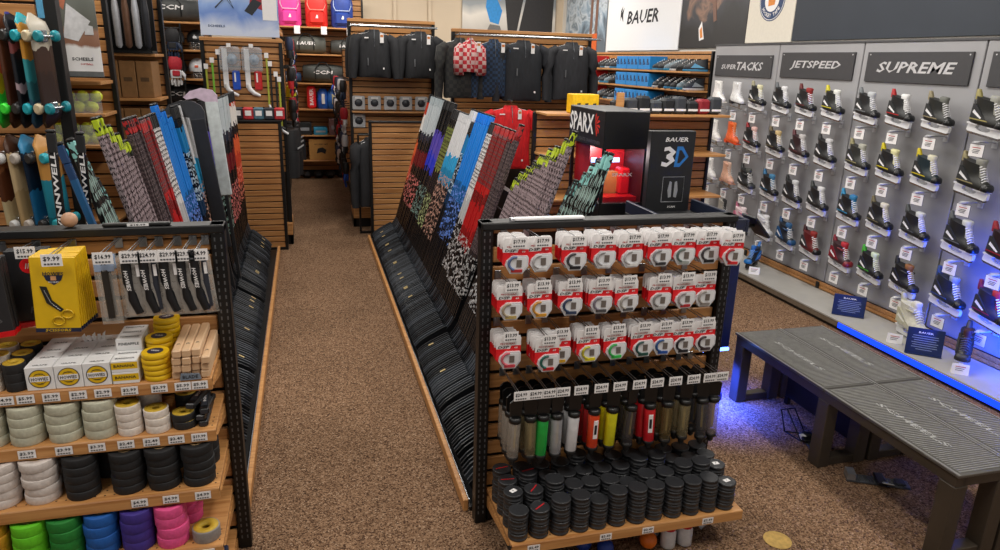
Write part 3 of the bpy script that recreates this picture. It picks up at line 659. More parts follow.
for i, (x, y, z) in enumerate(((-.43, 2.36, 0), (-.43, 2.47, 0), (-.43, 2.36, .052), (-.54, 2.36, 0), (-.65, 2.36, 0))):
    inst('foam', foamtape, f'navy and yellow box on the lowest shelf, {nth(i)} of five at right', 'tape box', (x, y, .091+z), 0, 'navy and yellow boxes on the lowest shelf')
# boxes with round logo
RINGD = mat('logo_ring', '3a3a40', .5)
def logo_box():
    o = thing('tape_box'); m = MB(); m.box(-.0415, .0415, -.032, .032, 0, .083, mat('box_white', 'e6e6e6', .5, var=.03), .0015); m.build('carton', o)
    m = MB(); 
    def disc(r, d, mt, n=24): m.prism([(r*math.cos(2*PI*i/n), .041+r*math.sin(2*PI*i/n)) for i in range(n)], -.032-d, -.0325, mt)
    disc(.033, .0008, RINGD); disc(.030, .0012, YEL); disc(.020, .0016, RINGD); disc(.018, .002, YEL)
    m.box(-.029, .029, -.0346, -.034, .032, .050, CARD); m.text('HOWIES', .050, (0, -.0350, .041), INK, h=.012)
    m.text('HOCKEY', .024, (0, -.0345, .058), INK, h=.005); m.text('TAPE', .018, (0, -.0345, .024), INK, h=.005)
    m.text('GRAPE', .045, (0, -.016, .0835), INK, '+z', h=.010); m.build('logo', o, label='round yellow and dark logo'); return o
for c, x in enumerate((-.893, -.808, -.723)):
    for r_ in range(4 if c else 5):
        inst('logobox', logo_box, f'white box with round yellow logo, {nth(c)} column, {nth(r_)} from front', 'tape box', (x+.002*r_, 2.452+r_*.0655-(.0 if r_ < 4 else .004), Z1+.001), 0, 'white logo boxes on the top shelf')
def wax_box(txt, strip):
    def fn():
        o = thing('wax_box'); m = MB(); m.box(-.041, .041, -.022, .022, 0, .042, mat('box_white', 'e6e6e6', .5, var=.03), .0015); m.box(-.0405, .0405, -.0224, -.020, .012, .036, YEL if strip else CARD)
        m.text(txt, .065, (0, -.0228, .024), INK, h=.010); m.text(txt, .06, (0, 0, .0425), INK, '+z', h=.012); m.build('carton', o); return o
    return fn
k = 0
for r_ in range(5):
    for l in range(2 if r_ < 2 else 3):
        t = 'PINEAPPLE' if r_ > 1 else 'BANANA'
        inst(('wax', t), wax_box(t, t != 'PINEAPPLE'), f'{"white" if r_>1 else "yellow and white"} wax box, {nth(l)} layer, {nth(r_)} from front beside the logo boxes', 'wax box', (-.637, 2.440+r_*.046, Z1+.001+l*.0425), 0, 'wax boxes on the top shelf'); k += 1
o = thing('open_box', 'small open yellow box with torn white paper at back of top shelf', 'box', (-.775, 2.655-.02, Z1+.001)); m = MB(); m.box(-.022, .022, -.016, .016, 0, .075, YEL, .002); m.build('carton', o)
m = MB()
for i in range(5): m.prism([(-.03+.012*i, .07), (-.022+.012*i, .072), (-.03+.016*i, .115-.01*(i % 2)), (-.04+.016*i, .105)], -.01+.004*i, -.008+.004*i, CARD)
m.build('paper_flap', o)
# yellow discs of tape
def tin():
    o = thing('tape_tin'); m = MB(); m.lathe([(.043, 0), (.045, .003), (.045, .015), (.043, .018)], YEL, 22); m.build('tin', o)
    m = MB(); m.lathe([(.026, .018), (.026, .0188)], NAVY, 16); m.text('WAX', .03, (0, 0, .0194), CARD, '+z'); m.build('sticker', o); return o
for s_, (x, y, n) in enumerate(((-.545, 2.455, 5), (-.548, 2.548, 6), (-.535, 2.635, 8))):
    for i in range(n):
        inst('tin', tin, f'round yellow tin, {nth(i)} from bottom of the {("front", "middle", "back")[s_]} stack on top shelf', 'tin', (x+rnd.uniform(-.003, .003), y, Z1+.001+i*.0200), rnd.uniform(-.5, .5), 'round yellow tins')
def block():
    m = MB(); m.box(-.0145, .0145, -.13, .13, 0, .028, PALE, .004); m.text('JR', .014, (0, -.07, .0284), INK, '+z', h=.014); return m.build('wooden_block')
for l in range(4):
    for c in range(4 if l < 3 else 3):
        inst('block', block, f'pale wooden stick plug, {nth(c)} from left in the {nth(l)} layer from bottom', 'wooden plug', (-.478+c*.031+l*.003, 2.545+rnd.uniform(-.006, .006)-.004*l, Z1+.001+l*.0285), rnd.uniform(-.01, .01), 'pale wooden plugs on the top shelf')
m = MB(); m.prism([(-.035, .0), (.035, .0), (.03, .022), (-.03, .026)], -.004, 0, mat('holo', '8c9cae', .25, .4)); m.text('BLADE', .05, (0, -.0045, .012), INK)
m.build('label', loc=(-.432, 2.409, Z1+.001), label='small shiny grey label card in front of the wooden plugs', cat='label')
# small rolls at far left of top shelf
for c, (x, col, nm) in enumerate(((-1.14, 'd8ccbc', 'white'), (-1.045, 'd8ccbc', 'white'), (-.972, '1c1c1e', 'black'))):
    for r_ in range(3):
        stack(nm, col, x, 2.452+r_*.082, Z1, 3, .034, .031, f'{nth(c)} column, {nth(r_)} from front, left of top shelf', 'c2a02c', .001)
# hanging goods on the tape rack
def flat_pack(kind):
    def fn():
        if kind == 'scissors':
            o = thing('scissor_pack'); m = MB(); m.box(-.066, .066, 0, .008, -.240, .006, YEL, .002); m.box(-.066, .066, -.0005, .0085, -.252, -.238, NAVY)
            m.text('SCISSORS', .075, (0, -.0012, -.245), YEL, h=.010, shear=.2); m.build('card', o)
            m = MB(); m.prism([(-.028, -.055), (.028, -.055), (.022, -.072), (0, -.088), (-.022, -.072)], -.0010, 0, NAVY); m.text('HOWIES', .06, (0, -.0016, -.050), NAVY, h=.013, shear=.1)
            m.box(-.008, .008, -.0016, -.001, -.072, -.058, mat('logo_peach', 'd8a070', .5)); m.text('HOCKEY', .03, (0, -.0016, -.078), CARD, h=.005); m.build('logo', o)
            m = MB(); m.prism([(-.042, -.092), (-.022, -.094), (-.010, -.140), (.022, -.172), (.012, -.180), (-.026, -.150)], -.003, -.001, mat('blade_black', '22221c', .4))
            m.tube([(-.030, -.0035, -.105), (-.014, -.0035, -.148), (.012, -.0035, -.174)], .0016, STEEL, 5)
            for cx, cz in ((.032, -.188), (.004, -.212)):
                m.tube([(cx+.017*math.cos(2*PI*i/14), -.003, cz+.014*math.sin(2*PI*i/14)) for i in range(15)], .003, mat('grip_yellow', 'cda60e', .4), 6, False)
            m.build('scissors', o, label='black scissor blades with yellow ring handles'); return o
        if kind == 'dark':
            o = thing('tool_pack'); m = MB(); m.box(-.066, .066, 0, .012, -.245, .005, mat('pack_char', '232326', .45), .003)
            m.prism([(.0+.026*math.cos(2*PI*i/18), -.05+.026*math.sin(2*PI*i/18)) for i in range(18)], -.001, 0, REDC); m.text('///', .022, (0, -.0015, -.05), CARD)
            m.text('PRO', .06, (.01, -.0012, -.205), SLOT, shear=.3); m.build('card', o)
            m = MB(); m.prism([(-.068, -.268), (.068, -.255), (.068, -.238), (.02, -.242), (-.068, -.25)], -.006, .014, mat('red_grip', 'd01018', .3)); m.build('red_edge', o, label='glossy red lower edge'); return o
        if kind == 'narrow':
            o = thing('slim_pack'); m = MB(); m.box(-.033, .033, .001, .002, -.235, .004, mat('poly_clear', 'c8c4bc', .15, alpha=.25)); m.build('sleeve', o)
            m = MB(); m.box(-.03, .03, -.003, 0, -.05, .0, mat('insert_blue', '9aacc8', .4), .002); m.box(-.011, .011, -.006, 0, -.215, -.045, mat('tool_dark', '28241f', .4), .004); m.text('X', .016, (0, -.0035, -.02), INK); m.build('insert', o); return o
        o = thing('tool_bag'); m = MB()
        rings = []
        for z, w, d in ((.004, .038, .001), (-.02, .040, .004), (-.09, .041, .008), (-.17, .042, .009), (-.20, .044, .004), (-.214, .046, .001)):
            rings.append([(-w, 0, z), (-w*.5, -d, z+.002), (w*.3, -d*1.1, z-.002), (w, 0, z), (w*.3, d, z), (-w*.5, d, z)])
        m.loft(rings, mat('poly_bag', 'c8c2ba', .12, alpha=.42, bump=.4, scale=40), True, False); m.build('sleeve', o)
        m = MB(); m.tube([(-.012, 0, -.02), (-.014, -.001, -.09), (-.006, 0, -.15), (.006, .001, -.20)], [.017, .018, .019, .015], mat('tool_black', '17191d', .35), 8)
        if kind == 'bag2': m.tube([(.018, .002, -.02), (.016, 0, -.10), (.020, .001, -.19)], [.010, .012, .010], mat('tool_slate', '2a2e38', .35), 8)
        m.text('HOWIES', .07, (-.013, -.0195, -.08), CARD, rot=-PI/2+.05, h=.013, shear=.2); m.box(.016, .026, -.012, -.011, -.07, -.03, CARD); m.build('tool', o); return o
    return fn
LH = .24
LP = [(-1.20, 'dark', '$24.99', 3), (-1.03, 'dark', '$24.99', 4), (-.925, 'darkb', '$15.99', 3), (-.815, 'scissors', '$9.99', 9), (-.668, 'narrow', '$16.99', 2), (-.589, 'bag', '$29.99', 3), (-.536, 'bag2', '$24.99', 3), (-.475, 'bag', '$29.99', 3), (-.422, 'bag', '$29.99', 2), (-.380, 'bag2', '$24.99', 1)]
KN = dict(dark='dark charcoal tool pack with red edge', scissors='yellow scissors packet', narrow='slim clear packet with dark tool', bag='clear bag with one black tool', bag2='clear bag with two dark tools')
for c, (x, kd, pr, n) in enumerate(LP):
    LH = .24 if kd != 'darkb' else .13
    kd = kd[:4] if kd == 'darkb' else kd
    hz = 1.352
    peg(pr, f'chrome peg hook, {nth(c)} from left on the tape rack', (x, LY-.002, hz), LH, 'peg hooks on the tape rack')
    for i in range(n):
        st = dict(dark=.016, scissors=.015).get(kd, .03)
        inst(('flat', kd), flat_pack(kd), f'{KN[kd]}, {nth(i)} from front, {nth(c)} hook from left', 'tool packet', (x, LY-LH+.02+i*st, hz-.004), (0, R(-2+rnd.uniform(-1, 1) if kd != 'scissors' else 3-i*.6), R(rnd.uniform(-3, 3))), f'{KN[kd]} on the tape rack')
def lip_tags(z, dep, items, sh):
    for i, (x, p) in enumerate(items):
        price_tag(p, f'{p.replace("$", "")} price tag, {nth(i)} from left on the {sh} shelf edge', (x, LY-dep-.0035, z-.037), f'price tags on the {sh} shelf')
lip_tags(Z1, .27, [(-1.00, '$4.99'), (-.94, '$5.99'), (-.865, '$5.99'), (-.785, '$2.99'), (-.71, '$2.99'), (-.628, '$2.99'), (-.535, '$2.99'), (-.46, '$5.99'), (-.405, '$5.99')], 'top')
lip_tags(Z2, .298, [(-.955, '$2.99'), (-.845, '$3.99'), (-.745, '$3.99'), (-.655, '$2.49'), (-.575, '$2.49'), (-.495, '$2.49'), (-.42, '$19.99')], 'second')
lip_tags(Z3, .348, [(-.625, '$4.99'), (-.525, '$4.99'), (-.42, '$4.99')], 'third')
lip_tags(Z4, .387, [(-.51, '$4.99'), (-.42, '$4.99')], 'fourth')
m = MB().ball((0, 0, .026), .0265, mat('wood_ball', 'b98f72', .5), 20); m.build('wooden_ball', loc=(-.815, LY+.005, LZ+.0005), label='tan wooden ball resting on the top rail of the tape rack', cat='ball')

# ------------------------------------------------------------------ gold floor medallion
m = MB(); m.prism([(.060*math.cos(2*PI*i/32), .060*math.sin(2*PI*i/32)) for i in range(32)], 0.0, .002, mat('gold_foil', 'c8a45c', .35, .5, var=.2, scale=40), 'xy'); m.build('floor_sticker', loc=(1.930, 2.190, .001), label='round gold sticker on the carpet near the bench', cat='floor sticker')
# ------------------------------------------------------------------ bench
TOPG = mat('bench_dark_metal', '65635f', .32, .45, var=.12, scale=8)
FRM = mat('bench_frame', '453c32', .5, .15, var=.15, scale=6)
RIDGE = mat('bench_ridge', 'a3a29e', .28, .6)
SILV = mat('silver_letter', 'b4b4b2', .35, .3)
def bench(label, x):
    o = thing('bench', label, 'bench', (x, 2.69, 0), 0, None)
    for y0, y1 in ((-.80, .002), (.008, .80)):
        x0, x1 = -.157, .155
        m = MB(); m.box(x0, x1, y0, y1, .425, .438, TOPG, .002)
        n = int((y1-y0-.03)/.014)
        for i in range(n):
            y = y0+.02+i*.014; m.box(x0+.022, x1-.018, y, y+.0075, .438, .4405, RIDGE)
        m.box(x0, x0+.010, y0, y1, .438, .4405, RIDGE); m.box(x1-.008, x1, y0, y1, .438, .4405, RIDGE)
        m.build('top_panel', o)
        m = MB(); m.text('SCHEELS', (y1-y0)*.52, (0, (y0+y1)/2, .4412), SILV, '+zl', h=.032, shear=.3); m.build('lettering', o, label='raised silver lettering')
    m = MB()
    for x0, x1 in ((-.15, -.10), (.10, .15)): m.box(x0, x1, -.79, .79, .375, .4245, FRM, .003)
    for y in (-.79, -.035, .73): m.box(-.11, .11, y, y+.06, .375, .4245, FRM, .003)
    m.build('frame', o)
    for y in (-.79, -.04, .71):
        for x in (-.15, .08):
            m = MB(); m.box(x, x+.07, y, y+.08, .001, .3745, FRM, .004); m.build('leg', o)
        m = MB(); m.box(-.08, .08, y+.01, y+.07, .001, .045, FRM, .003); m.build('foot_rail', o)
bench('long ribbed metal bench nearest the puck rack, with silver lettering', 2.655)
bench('long ribbed metal bench nearest the skate wall, behind the first bench', 2.975)
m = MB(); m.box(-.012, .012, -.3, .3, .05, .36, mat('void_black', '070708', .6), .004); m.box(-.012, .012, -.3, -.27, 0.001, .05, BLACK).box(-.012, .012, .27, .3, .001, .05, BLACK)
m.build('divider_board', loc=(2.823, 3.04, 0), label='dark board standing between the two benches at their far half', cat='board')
# things under the bench
def device(nm, lab, loc, rot, sc=1):
    o = thing(nm, lab, 'foot measure', loc, rot); DG = mat('device_grey', '5c6066', .35, .6)
    m = MB(); m.box(-.15*sc, .15*sc, -.035, .035, .0, .012, DG, .003)
    for i in range(12): m.box((-.13+i*.022)*sc, (-.125+i*.022)*sc, -.03, .03, .012, .0128, STEEL)
    m.build('plate', o)
    m = MB(); m.prism([(-.15*sc, -.035), (-.11*sc, -.035), (-.11*sc, .035), (-.15*sc, .035)], .0121, .045, mat('device_cup', '9a9da2', .3, .7), 'xy'); m.build('heel_cup', o)
    m = MB(); m.box(-.01, .035, -.06, .05, .0131, .030, BLKPL, .004); m.tube([(.01, -.05, .03), (.06, -.065, .035)], .006, STEEL); m.build('slider', o)
    m = MB(); m.box(.08*sc, .13*sc, -.028, .028, .0131, .024, mat('device_dark', '25272c', .4), .004); m.build('toe_stop', o); return o
device('foot_measure', 'grey metal foot measuring device on the carpet beside the bench leg', (2.72, 2.47, .002), R(-28))
device('foot_measure', 'second metal foot measuring device under the bench, behind the middle leg', (2.64, 2.86, .002), R(70), .8)
o = thing('wire_stand', 'small black wire stand on the carpet under the bench', 'wire stand', (2.58, 3.02, 0)); m = MB()
for a, b in (((0, 0, .004), (.10, -.05, .004)), ((.10, -.05, .004), (.02, -.12, .004)), ((.02, -.12, .004), (0, 0, .004)), ((0, 0, .004), (-.02, .03, .13)), ((.10, -.05, .004), (.07, .03, .13)), ((-.02, .03, .13), (.07, .03, .13)), ((.02, -.12, .004), (.02, .03, .13))): m.tube([a, b], .004, BLACK, 5)
m.build('wire', o); MB().box(.03, .06, -.11, -.08, .006, .028, CARD, .002).build('tag', o, label='small white tag')

# ------------------------------------------------------------------ skate display wall
WX = 4.50
HEAD = mat('header_dark', '3c3c3f', .5, var=.05); SEAM = mat('seam_dark', '4a4a4d', .5); LET = mat('header_letter', 'cfcfd2', .35, .3)
PB = [7.36, 6.20, 5.085, 3.96, 2.82, 1.68]
HN = ['SUPERTACKS', 'JETSPEED', 'SUPREME', 'VAPOR', None]
PN = ['first', 'second', 'third', 'fourth', 'fifth']
for i in range(5):
    a, b = PB[i+1], PB[i]
    o = thing('skate_board', f'tall grey skate display board, {PN[i]} from the back, ' + (f'with dark header sign' if i < 4 else 'nearest to the camera'), 'display panel', (WX, (a+b)/2, .0)); w = (b-a)/2
    m = MB(); m.box(0, .07, -w+.006, w-.006, .155, 2.235, GREY, .004); m.build('panel', o)
    m = MB(); m.box(.02, .075, -w, -w+.0055, .15, 2.24, SEAM); m.box(.02, .075, w-.0055, w, .15, 2.24, SEAM); m.box(-.008, .07, -w, w, 2.236, 2.252, SEAM); m.build('trim', o)
    if HN[i]:
        h0, h1 = (1.915, 2.135) if i == 0 else (1.93, 2.16)
        m = MB(); m.box(-.016, -.0005, -w+.075, w-.07, h0, h1, HEAD, .002); m.build('header_sign', o)
        m = MB(); 
        if i == 0: m.text('SUPER', .28, (-.0175, .24, (h0+h1)/2-.01), LET, '-x', h=.05, shear=.35); m.text('TACKS', .46, (-.0175, -.13, (h0+h1)/2), LET, '-x', h=.085, shear=.35)
        else: m.text(HN[i], (.66, .72, .5)[i-1], (-.0175, 0, (h0+h1)/2), LET, '-x', h=.085, shear=.4)
        for yy in (-w+.1, w-.1): m.prism([(yy+.006*math.cos(k), h1-.02+.006*math.sin(k)) for k in (0, 1, 2, 3, 4, 5)], -.0175, -.016, LET, 'yz')
        m.build('header_letters', o, label='pale italic header lettering')
m = MB(); z = .06
o = thing('wall_slat_base', 'low brown slatted strip along the foot of the skate wall', 'wall slats', (4.47, 4.5, 0))
m = MB()
for z in (.090, .124): m.box(0, .02, -2.86, 2.86, z, z+.030, WOODX, .003)
m.box(.02, .1, -2.86, 2.86, .0895, .153, GROOVE); m.build('slats', o)
for y in (1.75, .62, -.50): MB().box(-.012, -.0005, y-.02, y+.02, .0895, .152, BLACK, .003).build('bracket', o)
o = thing('display_platform', 'low grey topped platform under the skate wall', 'platform', (4.05, 4.5, 0))
m = MB(); m.box(0, .418, -2.86, 2.98, .072, .088, mat('platform_top', 'a3a19c', .5, var=.06, scale=6), .003); m.build('top', o)
m = MB(); m.box(0.02, .418, -2.86, 2.97, 0.0, .0715, mat('kick_black', '0c0b0b', .6), .003); m.build('base', o)
BL = mat('blue_led_strip', '0c3cff', .4, emit=1.3, var=.02)
m = MB(); m.box(.002, .0195, -2.86, -.15, .026, .0712, BL, .002); m.build('led_strip', o, label='glowing blue light strip')
m = MB(); m.box(.002, .0195, -.145, 2.97, .030, .0712, mat('fascia', '6a5e50', .5), .002); m.build('fascia', o)

# skates
def ov(x0, x1, w, z, n=16, p=2.6, tilt=0):
    out = []
    cx, a = (x0+x1)/2, (x1-x0)/2
    for i in range(n):
        t = 2*PI*i/n; c, s = math.cos(t), math.sin(t)
        ww = w*(1.0 if c < 0.2 else (1.0-.12*c))
        out.append((cx+a*math.copysign(abs(c)**(2/p), c), ww*math.copysign(abs(s)**(2/p), s), z+tilt*c))
    return out
def skate(kind, boot, tongue, accent, lace='e8e8ea', holder='dcdde0'):
    def fn():
        o = thing('skate'); nm = f'{kind}{boot}'
        bm = mat('boot_'+boot, boot, .45, var=.18, scale=35); am = mat('accent_'+accent, accent, .45); tm = mat('tongue_'+tongue, tongue, .65); lm = mat('lace_'+lace, lace, .7); hm = mat('holder_'+holder, holder, .35, var=.04)
        if kind == 'figure':
            m = MB(); m.loft([ov(-.118, .140, .036, .070), ov(-.122, .146, .040, .082), ov(-.122, .140, .040, .102), ov(-.118, .100, .037, .125), ov(-.110, .045, .033, .150), ov(-.106, .018, .031, .185), ov(-.110, .012, .034, .225), ov(-.116, .012, .038, .265, tilt=-.008)], bm); m.build('boot', o)
            m = MB(); m.prism([(-.118, .070), (-.060, .070), (-.065, .035), (-.110, .035)], -.03, .03, am); m.prism([(-.06, .058), (.145, .060), (.140, .070), (-.06, .070)], -.036, .036, am); m.build('sole', o)
            m = MB(); m.loft([ov(.0, .05, .016, .140), ov(-.03, .03, .018, .20), ov(-.05, .022, .02, .28)], tm)
            for i in range(7): m.tube([(.078-.012*i, -.024, .118+.018*i), (.066-.012*i, .0, .13+.018*i), (.078-.012*i, .024, .118+.018*i)], .003, lm, 4)
            m.build('tongue', o)
            m = MB(); m.prism([(-.13, .0), (.12, .0), (.15, .018), (.10, .014), (.09, .058), (.06, .058), (.05, .014), (-.07, .012), (-.07, .035), (-.10, .035), (-.10, .012), (-.13, .010)], -.003, .003, STEEL); m.build('runner', o)
            return o
        rec = kind == 'rec'; g = 1.12 if rec else 1
        m = MB(); m.loft([ov(-.118, .138, .030*g, .074), ov(-.124, .150, .040*g, .082), ov(-.126, .151, .0425*g, .098), ov(-.126, .140, .041*g, .118), ov(-.124, .108, .037*g, .136), ov(-.120, .062, .034*g, .158), ov(-.115, .052, .036*g, .185), ov(-.117, .044, .038*g, .215), ov(-.122, .040, .040*g, .240, tilt=-.008)], bm)
        m.loft([ov(.085, .1535, .0425*g, .080), ov(.09, .156, .0435*g, .095), ov(.095, .150, .041*g, .112), ov(.100, .138, .030*g, .124)], mat('toe_cap', '17181a', .3) if not rec else am)
        m.build('boot', o)
        m = MB()
        for sd in (-1, 1): m.prism([(-.10, .10), (.04, .105), (.0, .13), (-.085, .20), (-.105, .20)], sd*.0432*g, sd*.034*g, am if kind == 'rec' else mat('panel_grey', '2e3032', .4)); m.prism([(-.09, .145), (-.02, .115), (-.01, .122), (-.085, .165)], sd*.0440*g, sd*.034*g, lm); m.prism([(-.10, .10), (.04, .105), (.03, .112), (-.10, .108)], sd*.0436*g, sd*.034*g, am)
        m.build('side_panel', o, label='contrasting side panel')
        m = MB(); m.loft([ov(.050, .101, .018, .126), ov(.010, .078, .020, .162), ov(-.010, .060, .022, .205), ov(-.020, .052, .026, .242), ov(-.024, .054, .028, .264), ov(-.012, .048, .022, .272)], tm); m.build('tongue', o)
        m = MB()
        for i in range(8): m.tube([(.099-.0092*i, -.028, .114+.0150*i), (.104-.0082*i, -.010, .128+.0148*i), (.104-.0082*i, .010, .128+.0148*i), (.099-.0092*i, .028, .114+.0150*i)], .0046, lm, 5)
        if rec: m.box(-.03, .05, -.042, .042, .20, .212, am, .003)
        m.build('laces', o)
        m = MB(); m.loft([ov(-.135, -.085, .020, .225, 10), ov(-.142, -.105, .019, .262, 10), ov(-.145, -.125, .014, .290, 10)], am); m.build('tendon_guard', o)
        m = MB(); m.prism([(-.125, .026), (-.120, .074), (-.045, .074), (-.060, .048), (-.030, .034), (.035, .034), (.060, .050), (.045, .074), (.135, .076), (.150, .060), (.150, .026), (.135, .016), (-.115, .016)], -.012, .012, hm); m.prism([(-.12, .066), (-.04, .066), (-.035, .0745), (-.125, .0745)], -.028, .028, hm); m.prism([(.045, .066), (.14, .068), (.14, .0755), (.04, .0745)], -.03, .03, hm); m.build('blade_holder', o)
        m = MB(); m.prism([(-.130, .010), (-.115, .0), (.125, .0), (.150, .012), (.150, .024), (-.125, .018)], -.0022, .0022, STEEL); m.build('runner', o)
        return o
    return fn
def inline(boot, tongue, accent):
    def fn():
        o = skate('rec', boot, tongue, accent, 'b8bcc4', '2a2c30')(); o2 = None; return o
    return fn
def bracket():
    o = thing('display_bracket'); m = MB()
    m.box(-.19, 0, -.012, .012, -.012, -.004, mat('acrylic_arm', 'c2c4c8', .2), .002); m.box(-.006, 0, -.022, .022, -.05, .02, mat('acrylic_arm', 'c2c4c8', .2), .002); m.box(-.165, -.10, -.022, .022, -.004, 0, mat('acrylic_arm', 'c2c4c8', .2), .001); m.build('arm', o)
    m = MB(); m.prism([(-.056, -.105), (.056, -.105), (.056, -.018), (-.056, -.018)], -.150, -.1485, SEAM, 'yz'); m.prism([(-.053, -.102), (.053, -.102), (.053, -.021), (-.053, -.021)], -.1512, -.150, CARD, 'yz')
    for i, z in enumerate((-.045, -.060, -.070, -.080)): m.prism([(-.03+.004*i, z), (.032-.006*(i % 2), z), (.032-.006*(i % 2), z+.005), (-.03+.004*i, z+.005)], -.1518, -.1512, (REDINK, SLOT, SLOT, SLOT)[i], 'yz')
    m.build('price_card', o, label='white price card with thin dark border'); return o
B, Wt, G = '1b1c1e', 'd8d8da', 'b8bab8'
SK = {
 0: [[('figure', 'e8e6e4', 'ecebe8', 'd8d4ce', 'white figure skate'), ('figure', 'dcdcdc', 'e8e8ea', '2a2626', 'white skate with black sole'), ('hockey', B, 'd8d4b0', '9a9478', 'black skate with pale yellow tongue')],
     [('figure', 'd9d6d2', 'e4e2de', 'cfcac2', 'pale grey figure skate'), ('figure', 'e0602c', 'ea7a40', 'd84818', 'orange skate'), ('hockey', B, 'd8b0aa', '9a1620', 'black skate with dark red ankle')],
     [('figure', 'dcdad8', 'e6e4e2', 'd0ccc6', 'plain white figure skate'), ('figure', 'd8a890', 'e8c4b0', 'b88870', 'peach pink figure skate'), ('rec', '202223', '4a4c48', '35383a', 'black buckle skate')],
     [('figure', 'd6d2cc', 'e0deda', 'c8c4bc', 'cream figure skate'), ('figure', 'a8a49c', '3a3a3a', '24262a', 'grey skate with black cuff'), ('rec', 'd8c0c4', 'e0d0d4', 'b86a80', 'white and pink skate')]],
 1: [[('hockey', B, Wt, '606468', 'black skate with white collar'), ('hockey', B, '8c2020', '5c1418', 'black skate with dark red tongue'), ('hockey', '202220', 'd8dad4', 'c8bc2a', 'black skate with yellow heel tip')],
     [('hockey', B, 'c0a878', '6a5c40', 'black skate with tan tongue'), ('hockey', '2c1a1e', 'b8b4b4', '5a2a30', 'dark maroon skate'), ('hockey', B, 'c8c8ca', '2c2e30', 'plain black skate with grey tongue')],
     [('hockey', B, '3c78a0', '2e6c98', 'black skate with blue collar'), ('hockey', '1e2022', 'c0c2c4', '1a1a1c', 'small black skate with tall guard'), ('hockey', B, 'cfcfd0', '3a3e3c', 'black skate with light laces')],
     [('rec', 'cfd0d4', 'dcdce0', 'b8bac0', 'white and silver skate'), ('rec', '1e242c', '2c5a86', '1e4a74', 'black and blue buckle skate'), ('hockey', '5c1a1c', '8a2420', '3a1214', 'dark red skate')]],
 2: [[('hockey', B, 'b4b8bc', '6e7276', 'black skate with grey collar'), ('hockey', B, 'e0e0e0', 'a81c20', 'black skate with red heel tip'), ('hockey', '1f211f', '6a6c66', '8a8064', 'black skate with gold stripes')],
     [('hockey', '2a2c28', 'a8a89c', '8c8660', 'black skate with olive panel'), ('hockey', B, 'd8d4a0', 'c4b410', 'black skate with yellow tongue and heel'), ('hockey', '1a2a30', 'd0ccb4', 'c8b414', 'dark teal skate with yellow heel')],
     [('hockey', B, '2c78a8', '2a88b8', 'black skate with bright blue heel'), ('hockey', B, 'd0ccc0', '6a6248', 'black skate with bronze panel'), ('hockey', B, 'c8cacc', '4a4e50', 'black skate with charcoal panel')],
     [('rec', '3a2428', 'b02430', '7a1c26', 'dark red and black buckle skate'), ('hockey', B, 'c8d8c0', '3ca428', 'black skate with green heel'), ('rec', '17181a', '8a5a34', '202124', 'black skate with brown lining')]],
 3: [[('hockey', '1e1f1c', '9c9c94', '9a9058', 'large black skate with gold stripes'), None], [('hockey', '20211e', '84847c', '8e8460', 'large black skate with tan lines'), None],
     [('hockey', B, 'c4c6c8', '585c60', 'black skate with silver panel'), ('hockey', '24161a', '8a1c28', '901c2c', 'black skate with dark red side')],
     [('hockey', '1c2434', '8a98c0', '2c4888', 'navy blue skate with white laces'), ('hockey', '22243c', 'b02838', '7a1c48', 'blue and maroon skate with red tongue')]],
}
ROWZ = [1.735, 1.325, .905, .50]
ROWN = ['top', 'second', 'third', 'bottom']
SCOL = [(6.975, 6.625, 6.285), (5.90, 5.55, 5.20), (4.81, 4.47, 4.125), (3.735, 3.40)]
for p, rows in SK.items():
    for r, row in enumerate(rows):
        for c, sp in enumerate(row):
            if not sp: continue
            kind, boot, tongue, acc, desc = sp; y = SCOL[p][c]; z = ROWZ[r]-.155
            inst(('bracket',), bracket, f'clear bracket and price card, {ROWN[r]} row, {nth(c)} column of {PN[p]} skate panel', 'display bracket', (WX-.001, y, z), 0, 'display brackets on the skate wall')
            sc = 1.0 if p == 3 else .92
            o = inst(('sk',)+sp[:4], skate(kind, boot, tongue, acc), f'{desc}, {ROWN[r]} row, {nth(c)} column of {PN[p]} wall panel', 'skate', (WX-.135, y, z+.0008), (0, R(8), R(-92)), f'skates on the {PN[p]} wall panel')
            o.scale = (sc, sc, sc); 
            if p == 3: o.location.x -= .0
            o.location.z += .024 if p < 3 else .030
o = skate('rec', '1a1a1c', '3c181a', '2a2a2c', '4a4a4e')(); o.location = (4.27, 3.42, .0892); o.rotation_euler = (0, 0, R(-140)); props(o, 'black and red buckle skate standing on the platform', 'skate')
o = skate('rec', 'c8c6b8', 'd4d2c8', 'b0ae98', 'e0e0da', 'd8d8d8')(); o.location = (4.30, 3.90, .0892); o.rotation_euler = (0, 0, R(-100)); o.scale = (1.1,)*3; props(o, 'white skate standing on the platform behind the blue sign', 'skate')
o = skate('rec', '1c2630', '2a6cb0', '1c6cae', '8ab0d0', '15161a')(); o.location = (4.25, 5.82, .0892); o.rotation_euler = (0, 0, R(-150)); o.scale = (.85,)*3; props(o, 'small black and bright blue skate standing on the platform', 'skate')
